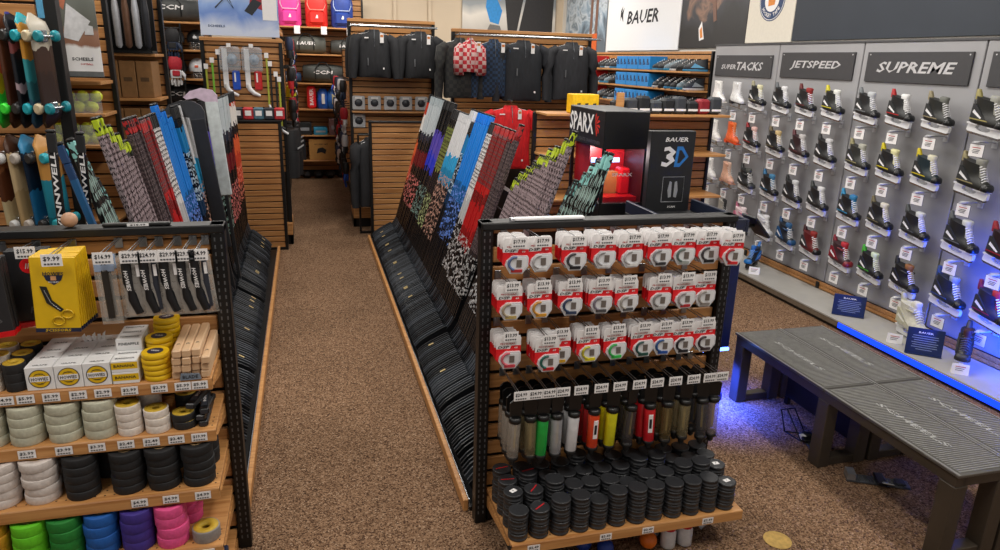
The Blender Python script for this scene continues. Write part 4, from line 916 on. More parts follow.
# platform signs and cards
SGN = mat('sign_blue', '182a5c', .35, var=.05)
def psign(loc, rot, w, h, lab):
    o = thing('counter_sign', lab, 'sign', loc, rot); m = MB(); m.box(-w/2, w/2, -.004, .004, 0, h, SGN, .002); m.box(-w/2-.006, w/2+.006, -.02, .03, 0, .006, mat('acrylic_arm', 'c2c4c8', .2)) if False else m.box(-w/2, w/2, -.02, .03, 0, .004, SGN, .001); m.build('board', o)
    m = MB(); m.text('BAUER', w*.4, (0, -.0052, h*.84), CARD, h=h*.07)
    for i in range(7):
        ww = w*(.34, .36, .30, .36, .33, .35, .22)[i]; m.box(-ww, ww, -.0056, -.0042, h*(.70-.085*i), h*(.70-.085*i)+h*.022, mat('sign_text', '8c9cc8', .5))
    m.build('lettering', o)
psign((4.20, 4.42, 0.0889), (R(-12), 0, R(-40)), .24, .17, 'navy blue sign with white text standing on platform, left one')
psign((4.15, 3.62, 0.0889), (R(-12), 0, R(-40)), .23, .19, 'navy blue sign with white text on platform in front of white skate')
def pcard():
    m = MB(); m.prism([(-.02, 0), (.02, 0), (0, .07)], -.05, .05, CARD, 'yz'); m.T = Matrix.Rotation(R(-16), 4, 'X')
    for i in range(3): m.box(-.03, .03-.008*i, -.0205, -.0195, .045-.012*i, .049-.012*i, (REDINK, SLOT, SLOT)[i])
    return m.build('price_card')
for loc, rz, lab in (((4.14, 3.31, 0.0889), -40, 'white folded price card on the platform beside the black and red skate'), ((4.13, 3.86, 0.0889), -40, 'white folded price card on the platform left of the near blue sign'), ((4.14, 5.62, 0.0889), -40, 'white folded price card on the platform beside the small blue skate')):
    inst('pcard', pcard, lab, 'price card', loc, R(rz))
# ------------------------------------------------------------------ upper right wall boards
def board(name, x, y0, y1, z0, z1, m, lab, cat='wall board', th=.02):
    o = thing(name, lab, cat, (x, (y0+y1)/2, z0)); w = (y1-y0)/2
    MB().box(0, th, -w, w, 0, z1-z0, m, .002).build('board', o); return o, w, z1-z0
o, w, h = board('wall_sign', 4.57, 8.36, 10.62, 2.20, 3.55, mat('bauer_white', 'e9e9ea', .5, var=.01), 'white wall sign with black lettering above the shoe shelves', 'sign')
m = MB(); m.text('BAUER', .98, (-.0015, -.08, .45), INK, '-x', h=.18, shear=.25); m.build('lettering', o)
m = MB(); m.prism([(.66, .42), (.60, .62), (.66, .56)], -.0015, 0, INK, 'yz'); m.prism([(.56, .40), (.66, .50), (.55, .60), (.58, .50)], -.0015, 0, INK, 'yz'); m.build('emblem', o)
pm = picture_mat('goalie_photo', [(0.2, '15171b'), (.45, '2b2e36'), (.55, '8a6a58'), (.62, '30323a'), (.8, '55585f')], 2.2, 4, 1.0, 2, 1.4)
o, w, h = board('wall_poster', 4.575, 6.93, 8.35, 2.22, 3.55, pm, 'dark photo poster of hockey gear between the white sign and the round logo', 'poster')
m = MB(); m.prism([(.12, .10), (.20, .30), (.26, .22), (.22, .08)], -.002, 0, CARD, 'yz'); m.prism([(.15, .12), (.19, .24), (.23, .20), (.20, .11)], -.003, -.002, mat('badge_orange', 'd8862c', .5), 'yz')
m.build('badge', o); MB().prism([(-.12, .30), (-.06, .28), (.0, .48), (.25, .60), (.60, .56), (.60, .62), (.2, .68), (-.06, .52)], -.004, -.0005, mat('photo_brown', '7a5a4c', .6), 'yz').build('printed_arc', o)
o, w, h = board('wall_board', 4.575, 6.16, 6.92, 2.26, 3.55, mat('cream_board', 'dcd6c8', .6, var=.03), 'cream wall board carrying a round blue hockey tape logo', 'wall board')
m = MB(); cz = .41
def dsc(r, d, mt, n=32): m.prism([(-.01+r*math.cos(2*PI*i/n), cz+r*math.sin(2*PI*i/n)) for i in range(n)], -d, -.0002, mt, 'yz')
NB = mat('logo_navy', '1b3a66', .5); dsc(.205, .002, NB); dsc(.195, .003, CARD); dsc(.188, .004, NB); dsc(.115, .005, CARD)
m.prism([(-.06, .36), (.04, .35), (.05, .45), (-.02, .50), (-.07, .44)], -.0065, -.005, mat('badge_orange', 'd8862c', .5), 'yz')
for i, ch in enumerate('HOCKEY TAPE'):
    if ch == ' ': continue
    a = R(215+i*11); m.text(ch, .026 if ch != 'I' else .01, (-.0055, .01-.15*math.cos(a)*-1*-1-.02, cz+.15*math.sin(a)), CARD, '-x', h=.036, rot=a+PI/2)
m.build('round_logo', o, label='round navy and white logo with lettering')
o, w, h = board('wall_board', 4.575, 1.6, 6.15, 2.27, 3.55, mat('slate_board', '2b323c', .6, var=.06, scale=3), 'wide dark slate board above the grey skate displays', 'wall board')
pm = picture_mat('snow_photo', [(0.25, '5f6a74'), (.42, '8fa2b2'), (.55, 'c4ccd2'), (.7, '6f7c86'), (.85, 'b8c4cc')], 4, 6, 1.2, 2, 1.6)
o, w, h = board('wall_poster', 4.575, 10.70, 12.5, 2.05, 3.55, pm, 'pale snowy photo poster in the far right corner', 'poster')
m = MB()
for y in (-.30, -.52): m.box(-.004, -.0005, y-.05, y+.05, .35, 1.4, mat('photo_brown', '7a5a4c', .6))
m.box(-.006, -.001, -.58, -.26, .12, .42, mat('photo_orange', 'd2622c', .6)); m.build('printed_skis', o)
pm = picture_mat('rink_photo', [(0.1, 'b9b4ac'), (.35, 'd6d0c6'), (.5, '8d9294'), (.75, '70777c')], 2, 3, .5, 2, .5)
o = thing('wall_poster', 'large photo poster of a snowboarder in blue on the back wall', 'poster', (3.58, 12.70, 2.40)); MB().box(-.86, .86, 0, .03, 0, 1.1, pm, .003).build('board', o)
m = MB(); m.prism([(-.36, .26), (-.20, .22), (-.14, .45), (-.28, .72), (-.42, .70), (-.44, .50)], -.003, -.0005, mat('photo_blue', '2a86c8', .6)); m.prism([(-.36, .22), (-.18, .20), (-.12, .05), (-.30, .0), (-.42, .1)], -.004, -.0005, mat('photo_grey', '6c6864', .6))
m.prism([(-.02, .03), (.12, .02), (.26, .75), (.28, 1.1), (-.02, 1.1), (-.10, .7)], -.003, -.0005, mat('photo_dark', '2a2827', .6)); m.prism([(.16, .04), (.80, .03), (.82, 1.1), (.34, 1.1), (.30, .7)], -.0035, -.0005, mat('photo_dark', '2a2827', .6)); m.build('printed_figure', o)

# ------------------------------------------------------------------ shoe shelving on the right wall
def box_unit(name, lab, cat, x0, x1, y, z1, shelves, dep, facing='-y', slat=True, post=.03, z0s=.1):
    """shelving unit seen from -y (or from -x when facing is -x): posts, slatted back, shelves"""
    o = thing(name, lab, cat, ((x0+x1)/2, y, 0) if facing == '-y' else (y, (x0+x1)/2, 0)); a = (x1-x0)/2
    T = Matrix() if facing == '-y' else Matrix.Rotation(-PI/2, 4, 'Z')
    m = MB(); m.T = T
    for s in (-1, 1): m.box(s*a-post/2, s*a+post/2, dep-.05, dep, 0, z1, BLACK, .003)
    m.box(-a, a, dep-.04, dep, 0, .1, BLACK, .003); m.build('frame', o)
    if slat: m = MB(); m.T = T; slats(m, -a+post/2, a-post/2, dep-.03, z0s, z1, h=.07, gap=.012); m.build('slat_back', o)
    for z in shelves:
        m = MB(); m.T = T; m.box(-a+.001, a-.001, 0, dep-.035, z-.022, z, WOOD, .003); m.build('shelf', o)
    return o
SHZ = [1.95, 1.74, 1.52, 1.27, 1.02, .76, .45, .15]
box_unit('shoe_shelving', 'tan shoe shelving along the right wall behind the skates', 'shelving', 7.42, 10.9, 4.25, 2.18, SHZ, .30, '-x')
def shoe(body, sole, acc):
    def fn():
        o = thing('shoe'); bm = mat('shoe_'+body, body, .5, var=.2); m = MB()
        m.loft([ov(-.13, .145, .040, .022), ov(-.135, .150, .046, .036), ov(-.132, .140, .044, .060), ov(-.128, .095, .038, .085), ov(-.125, .03, .034, .110), ov(-.125, -.015, .034, .135, tilt=-.01)], bm); m.build('upper', o)
        m = MB(); m.loft([ov(-.13, .145, .040, 0), ov(-.138, .155, .048, .008), ov(-.136, .152, .047, .024)], mat('sole_'+sole, sole, .5)); m.build('sole', o)
        m = MB(); m.prism([(-.10, .04), (.06, .04), (.02, .09), (-.05, .06)], -.0475, .0475, mat('shoea_'+acc, acc, .5))
        for i in range(4): m.tube([(.085-.025*i, -.026, .082+.013*i), (.080-.025*i, 0, .094+.014*i), (.085-.025*i, .026, .082+.013*i)], .004, CARD, 4)
        m.build('laces', o); return o
    return fn
SHC = [('20242a', '3a86b4', '5a9cc0'), ('15171a', '1c1d20', '8a8f96'), ('2a3038', 'c8ccd0', '9aa4ac'), ('6a7a84', '2a86b0', 'c8ccd0'), ('1a1b1e', '3a6a8a', '2a5a8a')]
for r, z in enumerate(SHZ[:6]):
    for i in range(6):
        y = 7.52+i*.155; c = SHC[(r*2+i) % 5]
        if r >= 3 and i > 3: continue
        inst(('shoe',)+c, shoe(*c), f'shoe, {nth(r)} right wall shelf from top, {nth(i)} from the skate wall', 'shoe', (4.378, y, z+.001), R(185 if r % 2 else 150), 'shoes on the right wall shelves')
BBX = mat('box_azure', '1e86d0', .45, var=.05)
def skate_box(n):
    def fn():
        o = thing('shoe_box'); m = MB(); m.box(-.15, .095, -.165, .165, 0, .165, BBX, .004); m.build('carton', o); m = MB()
        for k in range(n):
            y = -.11+k*.22/max(1, n-1); m.prism([(y-.035, .06), (y-.03, .085), (y-.01, .09), (y, .13), (y+.03, .13), (y+.032, .06)], -.1515, -.150, mat('box_navy', '0f2a4c', .5), 'yz'); m.prism([(y-.02, .07), (y-.02, .08), (y+.02, .09), (y+.02, .07)], -.1525, -.1515, mat('box_blue2', '2a5a9a', .5), 'yz')
        m.build('printed_shoe', o); return o
    return fn
for r, z in enumerate(SHZ[:3]):
    for i in range(3):
        inst(('sbox', 3), skate_box(3), f'bright blue shoe box, {ROWN[r]} shelf of the right wall, {nth(i)} from the near end', 'shoe box', (4.405, 8.62+i*.345, z+.001), 0, 'bright blue shoe boxes')
for r, z in enumerate(SHZ[:3]):
    for i in range(4):
        c = SHC[(r+i*2) % 5]
        inst(('shoe',)+c, shoe(*c), f'small shoe, {nth(r)} right wall shelf, {nth(i)} past the blue boxes', 'shoe', (4.378, 9.62+i*.17, z+.001), R(160), 'shoes at the far end of the right shelves')
    m = MB(); m.box(-.1, .1, -.1, .1, 0, .17, mat('box_red', ('c81c20', 'd0786c', '2a3444')[r], .5), .004); m.build('shoe_box', loc=(4.405, 10.42, z+.001), label=f'{("red", "faded pink", "dark")[r]} box at the far end of the {ROWN[r]} wall shelf', cat='shoe box')

# ------------------------------------------------------------------ skate sharpener display, scanner stand
o = thing('sharpener_display', 'tall black display cabinet with red window and white lettered header', 'display cabinet', (1.90, 4.30, 0))
BK = mat('display_black', '0e0e10', .4)
m = MB(); m.box(-.15, .15, -.30, .30, 1.50, 1.73, BK, .004); m.build('header', o)
m = MB(); m.text('SPARX', .42, (-.1512, .08, 1.635), CARD, '-x', h=.125); m.text('YOUR SKATE SHARPENER', .50, (-.1512, 0, 1.53), SLOT, '-x', h=.022); m.build('lettering', o)
m = MB(); RD = mat('logo_red', 'd42a1c', .5)
for i in range(6): a = R(-60+i*30); m.prism([(-.155, 1.635), (-.155-.075*math.cos(a-.18), 1.635+.075*math.sin(a-.18)), (-.155-.06*math.cos(a+.1), 1.635+.06*math.sin(a+.1))], -.1514, -.150, RD, 'yz')
m.build('flame_mark', o)
m = MB(); m.box(-.14, .16, -.28, .28, 0, 1.16, BK, .004); m.box(-.14, -.12, -.28, -.26, 1.16, 1.5, BLACK); m.box(-.14, -.12, .26, .28, 1.16, 1.5, BLACK); m.box(.14, .16, -.28, .28, 1.16, 1.5, BK); m.build('cabinet', o)
m = MB(); m.box(-.11, .135, -.0, .26, 1.161, 1.499, mat('display_red', 'a81820', .35, var=.3, scale=6)); m.box(-.05, .05, -.10, -.02, 1.161, 1.33, mat('sharp_wood', 'a8743c', .5)); m.box(-.10, .13, -.24, -.11, 1.161, 1.19, mat('tray_red', 'c0161c', .3)); m.box(.05, .12, -.15, -.05, 1.19, 1.36, mat('red_block', 'c81820', .35), .01); m.box(-.10, -.06, -.14, -.06, 1.19, 1.42, mat('slate_block', '2a3448', .4), .01)
m.box(-.10, .10, -.012, -.001, 1.38, 1.41, mat('light_bar', '9ac4ff', .3, emit=2.2)); m.build('interior', o)
m = MB(); m.box(-.118, .138, -.28, -.274, 1.161, 1.499, mat('window_red', 'c43048', .08, alpha=.18, var=.02)); m.text('SPARX', .14, (0, -.2812, 1.34), CARD, h=.022); m.build('window', o)
o = thing('shelf_box', 'yellow retail box with small dark pictures above the black display header', 'box', (2.42, 6.05, 0)); YB = mat('box_yellow', 'e8b80c', .45)
m = MB(); m.box(-.13, .12, -.08, .08, 1.572, 1.74, YB, .006); m.build('carton', o); m = MB()
for i in range(3): m.prism([(-.09+i*.075, 1.66), (-.055+i*.075, 1.665), (-.06+i*.075, 1.62), (-.075+i*.075, 1.615)], -.0812, -.080, INK)
m.build('pictures', o)
o = box_unit('counter_shelf', 'wooden counter shelf with upright panel behind the black display', 'shelving', 2.05, 3.9, 5.97, 1.56, (1.57, 1.2, .8, .4), .36)
MB().box(.10-.35, .17-.35, .02, .05, 1.572, 1.76, WOOD, .003).build('divider', o)
for i in range(9):
    m = MB(); m.box(-.06, .06, -.06, .06, 0, .12+.02*(i % 3), mat(('gear_dark', 'gear_grey', 'gear_red')[(i*2) % 3 if i > 5 else i % 2], ('1c1e22', '3a3e44', '8c1c28')[(i*2) % 3 if i > 5 else i % 2], .6), .02).box(-.05, .05, -.0615, -.06, .03, .05, CARD); m.build('gear_box', loc=(2.78+i*.125, 6.10, 1.571), label=f'small dark gear box on the counter shelf, {nth(i)} from left', cat='box', group='gear boxes on the counter shelf')
# scanner stand
o = thing('scanner_stand', 'tall dark skate fitting stand with foot outline icon and navy base column', 'fitting stand', (2.20, 3.75, 0)); NV = mat('stand_navy', '0e1a4c', .4); CH = mat('stand_char', '1d1e21', .45)
m = MB(); m.box(.02, .24, -.30, .05, .36, 1.14, NV, .006); m.box(.02, .24, -.30, .05, 0, .05, NV, .006); m.box(.05, .21, -.1, .04, .05, .36, CH); m.build('column', o)
m = MB(); m.box(-.27, .02, -.02, .03, .0, 1.64, CH, .004); m.build('back_board', o)
m = MB(); m.text('BAUER', .15, (-.10, -.0212, 1.59), CARD, h=.026, shear=.25); m.text('3', .085, (-.145, -.0212, 1.49), CARD, h=.12, shear=.1); m.text('D', .085, (-.06, -.0212, 1.49), mat('sign_blue_text', '2a7ac8', .4), h=.12, shear=.1)
for s in (0, 1): m.prism([(-.10+(1-2*s)*x, z) for x, z in ((.008, 1.25), (.026, 1.245), (.034, 1.29), (.024, 1.345), (.010, 1.34))], -.0212, -.02, mat('icon_grey', '9a9ca0', .5))
m.tube([(-.17, -.021, 1.22), (-.03, -.021, 1.22), (-.03, -.021, 1.37), (-.17, -.021, 1.37), (-.17, -.021, 1.22)], .003, mat('icon_grey', '9a9ca0', .5), 4); m.text('SCAN', .05, (-.10, -.0212, 1.19), CARD, h=.012); m.build('sign_print', o)
m = MB(); m.box(-.40, .05, -.60, -.02, 1.145, 1.165, CH, .004)
for a in ((-.40, -.38, -.60, -.02), (.03, .05, -.60, -.02)): m.box(a[0], a[1], a[2], a[3], 1.165, 1.235, mat('tray_navy', '20263a', .4), .003)
m.box(-.38, .03, -.60, -.585, 1.165, 1.235, mat('tray_navy', '20263a', .4), .003); m.build('tray', o)
m = MB(); m.box(.02, .24, -.302, -.28, .340, .358, mat('led_blue_white', '5a86ff', .3, emit=5, var=.01), .002); m.build('light_strip', o, label='glowing blue strip under the column')
m = MB(); m.tube([(.04, -.4, 1.15), (.22, -.40, 1.15)], .012, BLACK); m.T = Matrix.Translation((.235, -.40, 1.15)) @ Matrix.Rotation(R(48), 4, 'Y'); m.box(-.08, .08, -.07, .07, -.008, .008, CH, .004); m.box(-.07, .07, -.06, .06, .008, .0088, mat('screen_grey', '55585c', .2)); m.build('tablet', o)
# packaged goods lying behind the puck rack rail
for i in range(6):
    m = MB(); m.T = Matrix.Rotation(.25*(i % 3-1), 4, 'Z'); m.box(-.05, .05, -.04, .04, 0, .010, (CARD, mat('pk_blue', '3a5a9a', .4), mat('pk_grey', 'b0b4bc', .3))[i % 3], .002).box(-.03, .035, -.02, .02, .0101, .0106, (mat('pk_blue', '3a5a9a', .4), CARD, INK)[i % 3])
    m.build('blade_packet', loc=(1.88+(i % 2)*.13, 3.22+.10*(i//2), 1.1665), label=f'flat blade packet in the tray of the fitting stand, {nth(i)} from front', cat='packet', group='flat packets in the tray')

l = bpy.data.lights.new('cabinet_lamp', 'POINT'); l.energy = 3.0; l.color = (1, .85, .85); l.shadow_soft_size = .03; lo = bpy.data.objects.new('cabinet_lamp', l); C.objects.link(lo); lo.location = (1.86, 4.10, 1.46)
# ------------------------------------------------------------------ clothing, bags, gear
def jacket(col, trim=None, w=.56, h=.56, plaid=None):
    """origin at the hanger hook"""
    def fn():
        o = thing('jacket'); cm = plaid or mat('cloth_'+col, col, .8, var=.25, scale=14, bump=.4, stretch=(3, 3, .8)); m = MB(); hw = w/2*.72
        rows = [(-h, hw*1.0, .075), (-h+.03, hw*1.03, .085), (-h*.7, hw*.98, .090), (-h*.4, hw*1.0, .085), (-.13, hw*1.06, .070), (-.075, hw*.85, .055), (-.05, hw*.38, .045), (-.02, hw*.30, .040)]
        rings = []
        for i, (z, a, d) in enumerate(rows):
            rings.append([(a*math.copysign(abs(math.cos(t))**.8, math.cos(t)), d*math.sin(t)*(1+.12*math.sin(5*t+i*.7)), z+(.012*math.sin(3*t) if i == 0 else 0)) for t in [2*PI*k/20 for k in range(20)]])
        m.loft(rings, cm); m.build('body', o)
        for s in (-1, 1):
            m = MB(); m.tube([(s*hw*.80, 0, -.10), (s*hw*1.12, .0, -.14), (s*hw*1.25, -.01, -.26), (s*hw*1.30, -.02, -.40), (s*hw*1.36, -.03, -h-.02)], [.050, .068, .062, .056, .042], cm, 10); m.build('sleeve', o)
        m = MB(); m.tube([(0, -.048, -.02), (0, -.083, -.10), (0, -.092, -.20)], .004, mat('zip_grey', trim or '6a6e74', .4, .4), 5); m.build('zip', o)
        if trim:
            MB().box(-hw*.6, -hw*.35, -.085, -.075, -.115, -.103, CARD).build('logo', o); MB().box(-hw*.44, -hw*.38, -.098, -.080, -.40, -.32, SLOT).build('pocket_zip', o); MB().box(hw*.5, hw*.57, -.094, -.08, -h+.08, -h+.10, CARD).build('badge', o)
        m = MB(); m.tube([(0, 0, -.03), (0, -.006, -.004), (0, -.018, .008), (0, -.018, .026), (0, 0, .036), (0, .018, .026), (0, .018, .014)], .0025, STEEL, 5); m.tube([(-hw*.8, 0, -.075), (0, 0, -.03), (hw*.8, 0, -.075)], .004, WHITE, 5); m.build('hanger', o)
        m = MB(); m.box(.06, .10, -.100, -.095, -.16, -.06, CARD, .001).box(.064, .096, -.1008, -.100, -.10, -.075, mat('tag_orange', 'c87838', .5)); m.build('paper_tag', o); return o
    return fn
def rack_unit(name, lab, x0, x1, y, z1, z0=0.0, bar=None, hz=None):
    o = thing(name, lab, 'clothes rack', ((x0+x1)/2, y, 0)); a = (x1-x0)/2
    m = MB(); m.box(-a, -a+.035, -.02, .04, 0, z1, BLACK, .003); m.box(a-.035, a, -.02, .04, 0, z1, BLACK, .003); m.box(-a, a, -.03, .05, z1, z1+.035, WOODX, .003); m.box(-a, a, -.02, .45, 0, .12, BLACK, .004); m.build('frame', o)
    m = MB(); slats(m, -a+.035, a-.035, 0, .8 if z0 == 0 else z0, z1, h=.055, gap=.012); m.box(-a+.035, a-.035, .0, .03, .12, .8, GROOVE) if z0 == 0 else None; m.build('slat_back', o)
    m = MB(); m.box(-a, a, -.08, .40, .12, .25, WOODX, .004); m.build('base_box', o)
    if bar:
        m = MB(); m.tube([(-a+.02, -bar, hz), (a-.02, -bar, hz)], .012, STEEL, 8); m.tube([(-a+.02, -bar*.45, hz), (a-.02, -bar*.45, hz)], .010, STEEL, 6)
        for s in (-1, 1): m.tube([(s*(a-.04), 0, hz), (s*(a-.04), -bar, hz)], .010, STEEL, 6)
        m.build('hang_bar', o)
    return o
rack_unit('jacket_rack', 'slatted rack with two groups of black jackets right of the aisle end', .50, 1.50, 8.55, 2.38, bar=.30, hz=2.33)
for g, (x, nm) in enumerate(((.77, 'left'), (1.29, 'right'))):
    for k in range(2):
        inst(('jk', 'a', k == 0), jacket('1c1d21' if k == 0 else '18191c', '5a5e64' if k == 0 else None, .50, .52), f'black pullover jacket, {nth(k)} of the {nm} group on the aisle end rack', 'jacket', (x, 8.25, 2.312), R(-3), 'black jackets on the aisle end rack') if k == 0 else \
        inst(('jk', 'a', False), jacket('18191c', None, .50, .52), f'black pullover jacket, {nth(k)} of the {nm} group on the aisle end rack', 'jacket', (x-.03*k, 8.25+.165*k, 2.312), R(3*k), 'black jackets on the aisle end rack')
# packaged mouthguards row under the jackets
def clam():
    o = thing('clamshell_pack'); m = MB(); m.box(-.075, .075, -.02, .0, -.16, 0, mat('clam2', 'd0d4d8', .15, var=.05, alpha=.75), .012); m.build('shell', o); m = MB(); m.ball((0, -.018, -.08), .045, mat('guard_dark', '2c3038', .4), 10, (1.1, .4, 1)); m.box(-.04, .04, -.0215, -.02, -.035, -.012, CARD); m.build('insert', o); return o
for r, (z, n) in enumerate(((1.565, 5), (1.36, 1))):
    for i in range(n):
        inst('clam', clam, f'clear shell pack under the jackets, {("upper", "lower")[r]} row, {nth(i)} from left', 'clamshell pack', (.60+i*.185, 8.545-.0, z), 0, 'clear shell packs under the jackets')
m = MB(); m.box(-.48, .48, -.16, -.001, -.015, 0, WOODX, .002); 
m.build('ledge', loc=(1.0, 8.549, 1.395), label='narrow wooden ledge under the clear shell packs', cat='shelf')
o = thing('garment_rail', 'low rail holding dark shirts at the foot of the aisle end rack', 'garment rail', (.70, 8.2, 0)); m = MB(); m.box(-.15, .12, -.03, .02, 0, .02, BLACK); m.tube([(-.14, 0, .02), (-.14, 0, 1.15)], .012, BLACK); m.tube([(.11, 0, .02), (.11, 0, 1.15)], .012, BLACK); m.tube([(-.14, 0, 1.15), (.11, 0, 1.15)], .012, BLACK); m.build('frame', o)
for k in range(2): inst(('jk', 's'), jacket('1f2024', None, .36, .78), f'long dark grey shirt on the low rail, {nth(k)} from the front', 'shirt', (.68, 8.08+.19*k, 1.133), R(3*k-3), 'dark shirts on the low rail')
# second jacket rack
rack_unit('jacket_rack', 'slatted rack of dark and plaid jackets behind the stick rack', 1.62, 3.30, 8.12, 2.30, bar=.34, hz=2.265)
def plaid_mat(name, a, b, sc=18):
    m, N, L, bs = nodes_mat(name); tc = N.new('ShaderNodeTexCoord'); ck = N.new('ShaderNodeTexChecker'); ck.inputs['Scale'].default_value = sc; ck.inputs[1].default_value = lin(a); ck.inputs[2].default_value = lin(b); L.new(tc.outputs['Object'], ck.inputs[0]); L.new(ck.outputs[0], bs.inputs['Base Color']); bs.inputs['Roughness'].default_value = .85; return m
PLN = plaid_mat('plaid_navy', '1c3450', '101a2a', 34); PLR = plaid_mat('plaid_red', 'b02430', 'c8a8a4', 24); PLB = plaid_mat('plaid_black', '1c1c1e', '2a2a28', 24)
for x, y, col, pl, w, h, tr, lab in ((1.64, 7.78, '16171a', PLB, .48, .64, None, 'black checked jacket at the left end of the second rack'), (1.73, 7.66, 'aa', PLR, .26, .36, None, 'small red and white checked shirt over the black checked jacket'), (2.02, 7.78, '1c2e48', PLN, .46, .62, None, 'navy plaid jacket beside the red checked shirt'),
    (2.36, 7.78, '191c22', None, .64, .66, '7a8088', 'large black quarter zip jacket in the middle of second rack'), (2.93, 7.78, '24252a', None, .60, .64, '7a8088', 'charcoal quarter zip jacket at right of the second rack')):
    o = jacket(col, tr, w, h, pl)(); o.location = (x, y, 2.247); o.rotation_euler = (0, 0, R(rnd.uniform(-6, 6))); props(o, lab, 'jacket')
for k in range(2):
    o = inst(('jk', 'b'), jacket('15171b', None, .60, .64), f'black jacket behind the {("large black", "charcoal")[k]} one on the second rack', 'jacket', (2.42+.58*k, 7.967, 2.247), R(4), 'black jackets at the back of the second rack')
for k, (x, y0, y1) in enumerate(((1.73, 7.62, 7.80),)): MB().tube([(x, y0, 2.272), (x, y1, 2.272)], .005, STEEL, 5).build('hook_arm', label=f'steel hook arm on the second rack bar, {nth(k)} from front left', cat='rack arm', group='steel hook arms on the second rack')
o = jacket('c81018', '8c9096', .66, .70)(); o.location = (2.18, 7.58, 1.555); props(o, 'bright red jacket hanging low under the large black jacket', 'jacket')
m = MB(); m.tube([(2.18, 8.10, 1.59), (2.18, 7.54, 1.587)], .008, STEEL, 6); m.build('hook_arm', label='steel arm carrying the red jacket', cat='rack arm')
m = MB(); m.box(-.36, .36, -.22, -.002, -.02, 0, WOODX, .002); m.build('ledge', loc=(2.93, 8.119, 1.30), label='wooden ledge with pads right of the red jacket', cat='shelf')
def helmet(shell, vis):
    def fn():
        o = thing('helmet'); m = MB(); sm = mat('helmet_'+shell, shell, .3, var=.1); rings = []
        for i in range(7):
            a = R(-15+i*17); r = .125*math.cos(a) if a < R(86) else .01
            rings.append([(r*1.0*math.cos(t)*(.85), r*1.12*math.sin(t), .09+.12*math.sin(a)) for t in [2*PI*k/16 for k in range(16)]])
        m.loft(rings, sm); m.box(-.02, .02, -.142, -.10, .10, .13, mat('helmet_v'+vis, vis, .4), .006); m.build('shell', o)
        m = MB()
        for i in range(5): m.tube([(-.075, -.085, .065-.018*i), (-.04, -.130, .055-.018*i), (.04, -.130, .055-.018*i), (.075, -.085, .065-.018*i)], .0028, STEEL, 4)
        for x in (-.04, 0, .04): m.tube([(x, -.12, .10), (x, -.134, .03), (x, -.12, -.01)], .0028, STEEL, 4)
        m.build('cage', o); 
        m = MB(); m.box(-.06, .06, -.02, .06, -.018, .085, mat('helmet_pad', '202226', .8), .02); m.build('padding', o); return o
    return fn
def glove(c1, c2):
    def fn():
        o = thing('glove'); a, b = mat('glove_'+c1, c1, .6, var=.15), mat('glove_'+c2, c2, .6, var=.1); m = MB()
        m.loft([ov(-.055, .055, .035, -.01), ov(-.075, .075, .045, -.06), ov(-.070, .070, .045, -.12), ov(-.060, .060, .038, -.15)], b); m.build('cuff', o)
        m = MB(); m.loft([ov(-.052, .052, .034, -.14), ov(-.060, .060, .036, -.18), ov(-.058, .058, .032, -.24)], a); m.box(-.04, .04, -.042, -.03, -.22, -.16, b, .008); m.build('hand', o)
        for i in range(4):
            x = -.044+.029*i; m = MB(); m.tube([(x, -.004, -.225), (x*1.06, -.012, -.275), (x*1.08, -.004, -.335+.012*abs(i-1.5))], [.016, .016, .012], a, 7); m.build('finger', o)
        m = MB(); m.tube([(.056, -.01, -.17), (.086, -.02, -.215), (.088, -.02, -.26)], [.018, .018, .013], a, 7); m.build('thumb', o); return o
    return fn
def hung_pants():
    o = thing('hockey_pants'); c = mat('pants_black', '15161a', .65, var=.2, scale=12, bump=.3); m = MB()
    m.loft([ov(-.15, .15, .09, 0), ov(-.17, .17, .10, -.06), ov(-.19, .19, .11, -.20), ov(-.20, .20, .11, -.26)], c); m.build('waist', o)
    for s in (-1, 1): m = MB(); m.loft([ov(s*.10-.10, s*.10+.10, .105, -.24), ov(s*.11-.105, s*.11+.105, .11, -.36), ov(s*.12-.10, s*.12+.10, .10, -.55)], c); m.build('leg', o)
    m = MB(); m.box(-.185, .185, -.112, -.104, -.215, -.195, mat('reflect', 'b4b8bc', .3), .002); m.build('stripe', o); return o
# left aisle-side hanging wall (faces +x)
def side_wall(name, lab, x, y0, y1, z1, s):
    o = thing(name, lab, 'display gondola', (x, (y0+y1)/2, 0)); w = (y1-y0)/2
    m = MB(); m.box(-.02, .02, -w, -w+.05, 0, z1, BLACK, .003); m.box(-.02, .02, w-.05, w, 0, z1, BLACK, .003); m.box(-.02, .02, -w, w, 0, .12, BLACK); m.build('frame', o)
    m = MB(); slats(m, -w+.05, w-.05, -.0125*s*-1 if s < 0 else .0125, .12, z1, h=.07, gap=.012, side='+x' if s > 0 else '-x'); m.build('slat_back', o)
side_wall('gear_gondola', 'tall slatted gear wall along the left side of the far aisle', -.30, 8.40, 12.0, 2.35, 1)
side_wall('gear_gondola', 'tall slatted gear wall along the right side of the far aisle', .62, 9.15, 12.0, 2.10, -1)
PAL = [('1a1b1f', '2c3a5a'), ('141518', 'c8c8cc'), ('1c2a44', '1a1a1e'), ('c02028', '1a1a1e'), ('1c4aa8', '15161a'), ('e0e0e2', 'b02030'), ('151619', '151619')]
k = 0
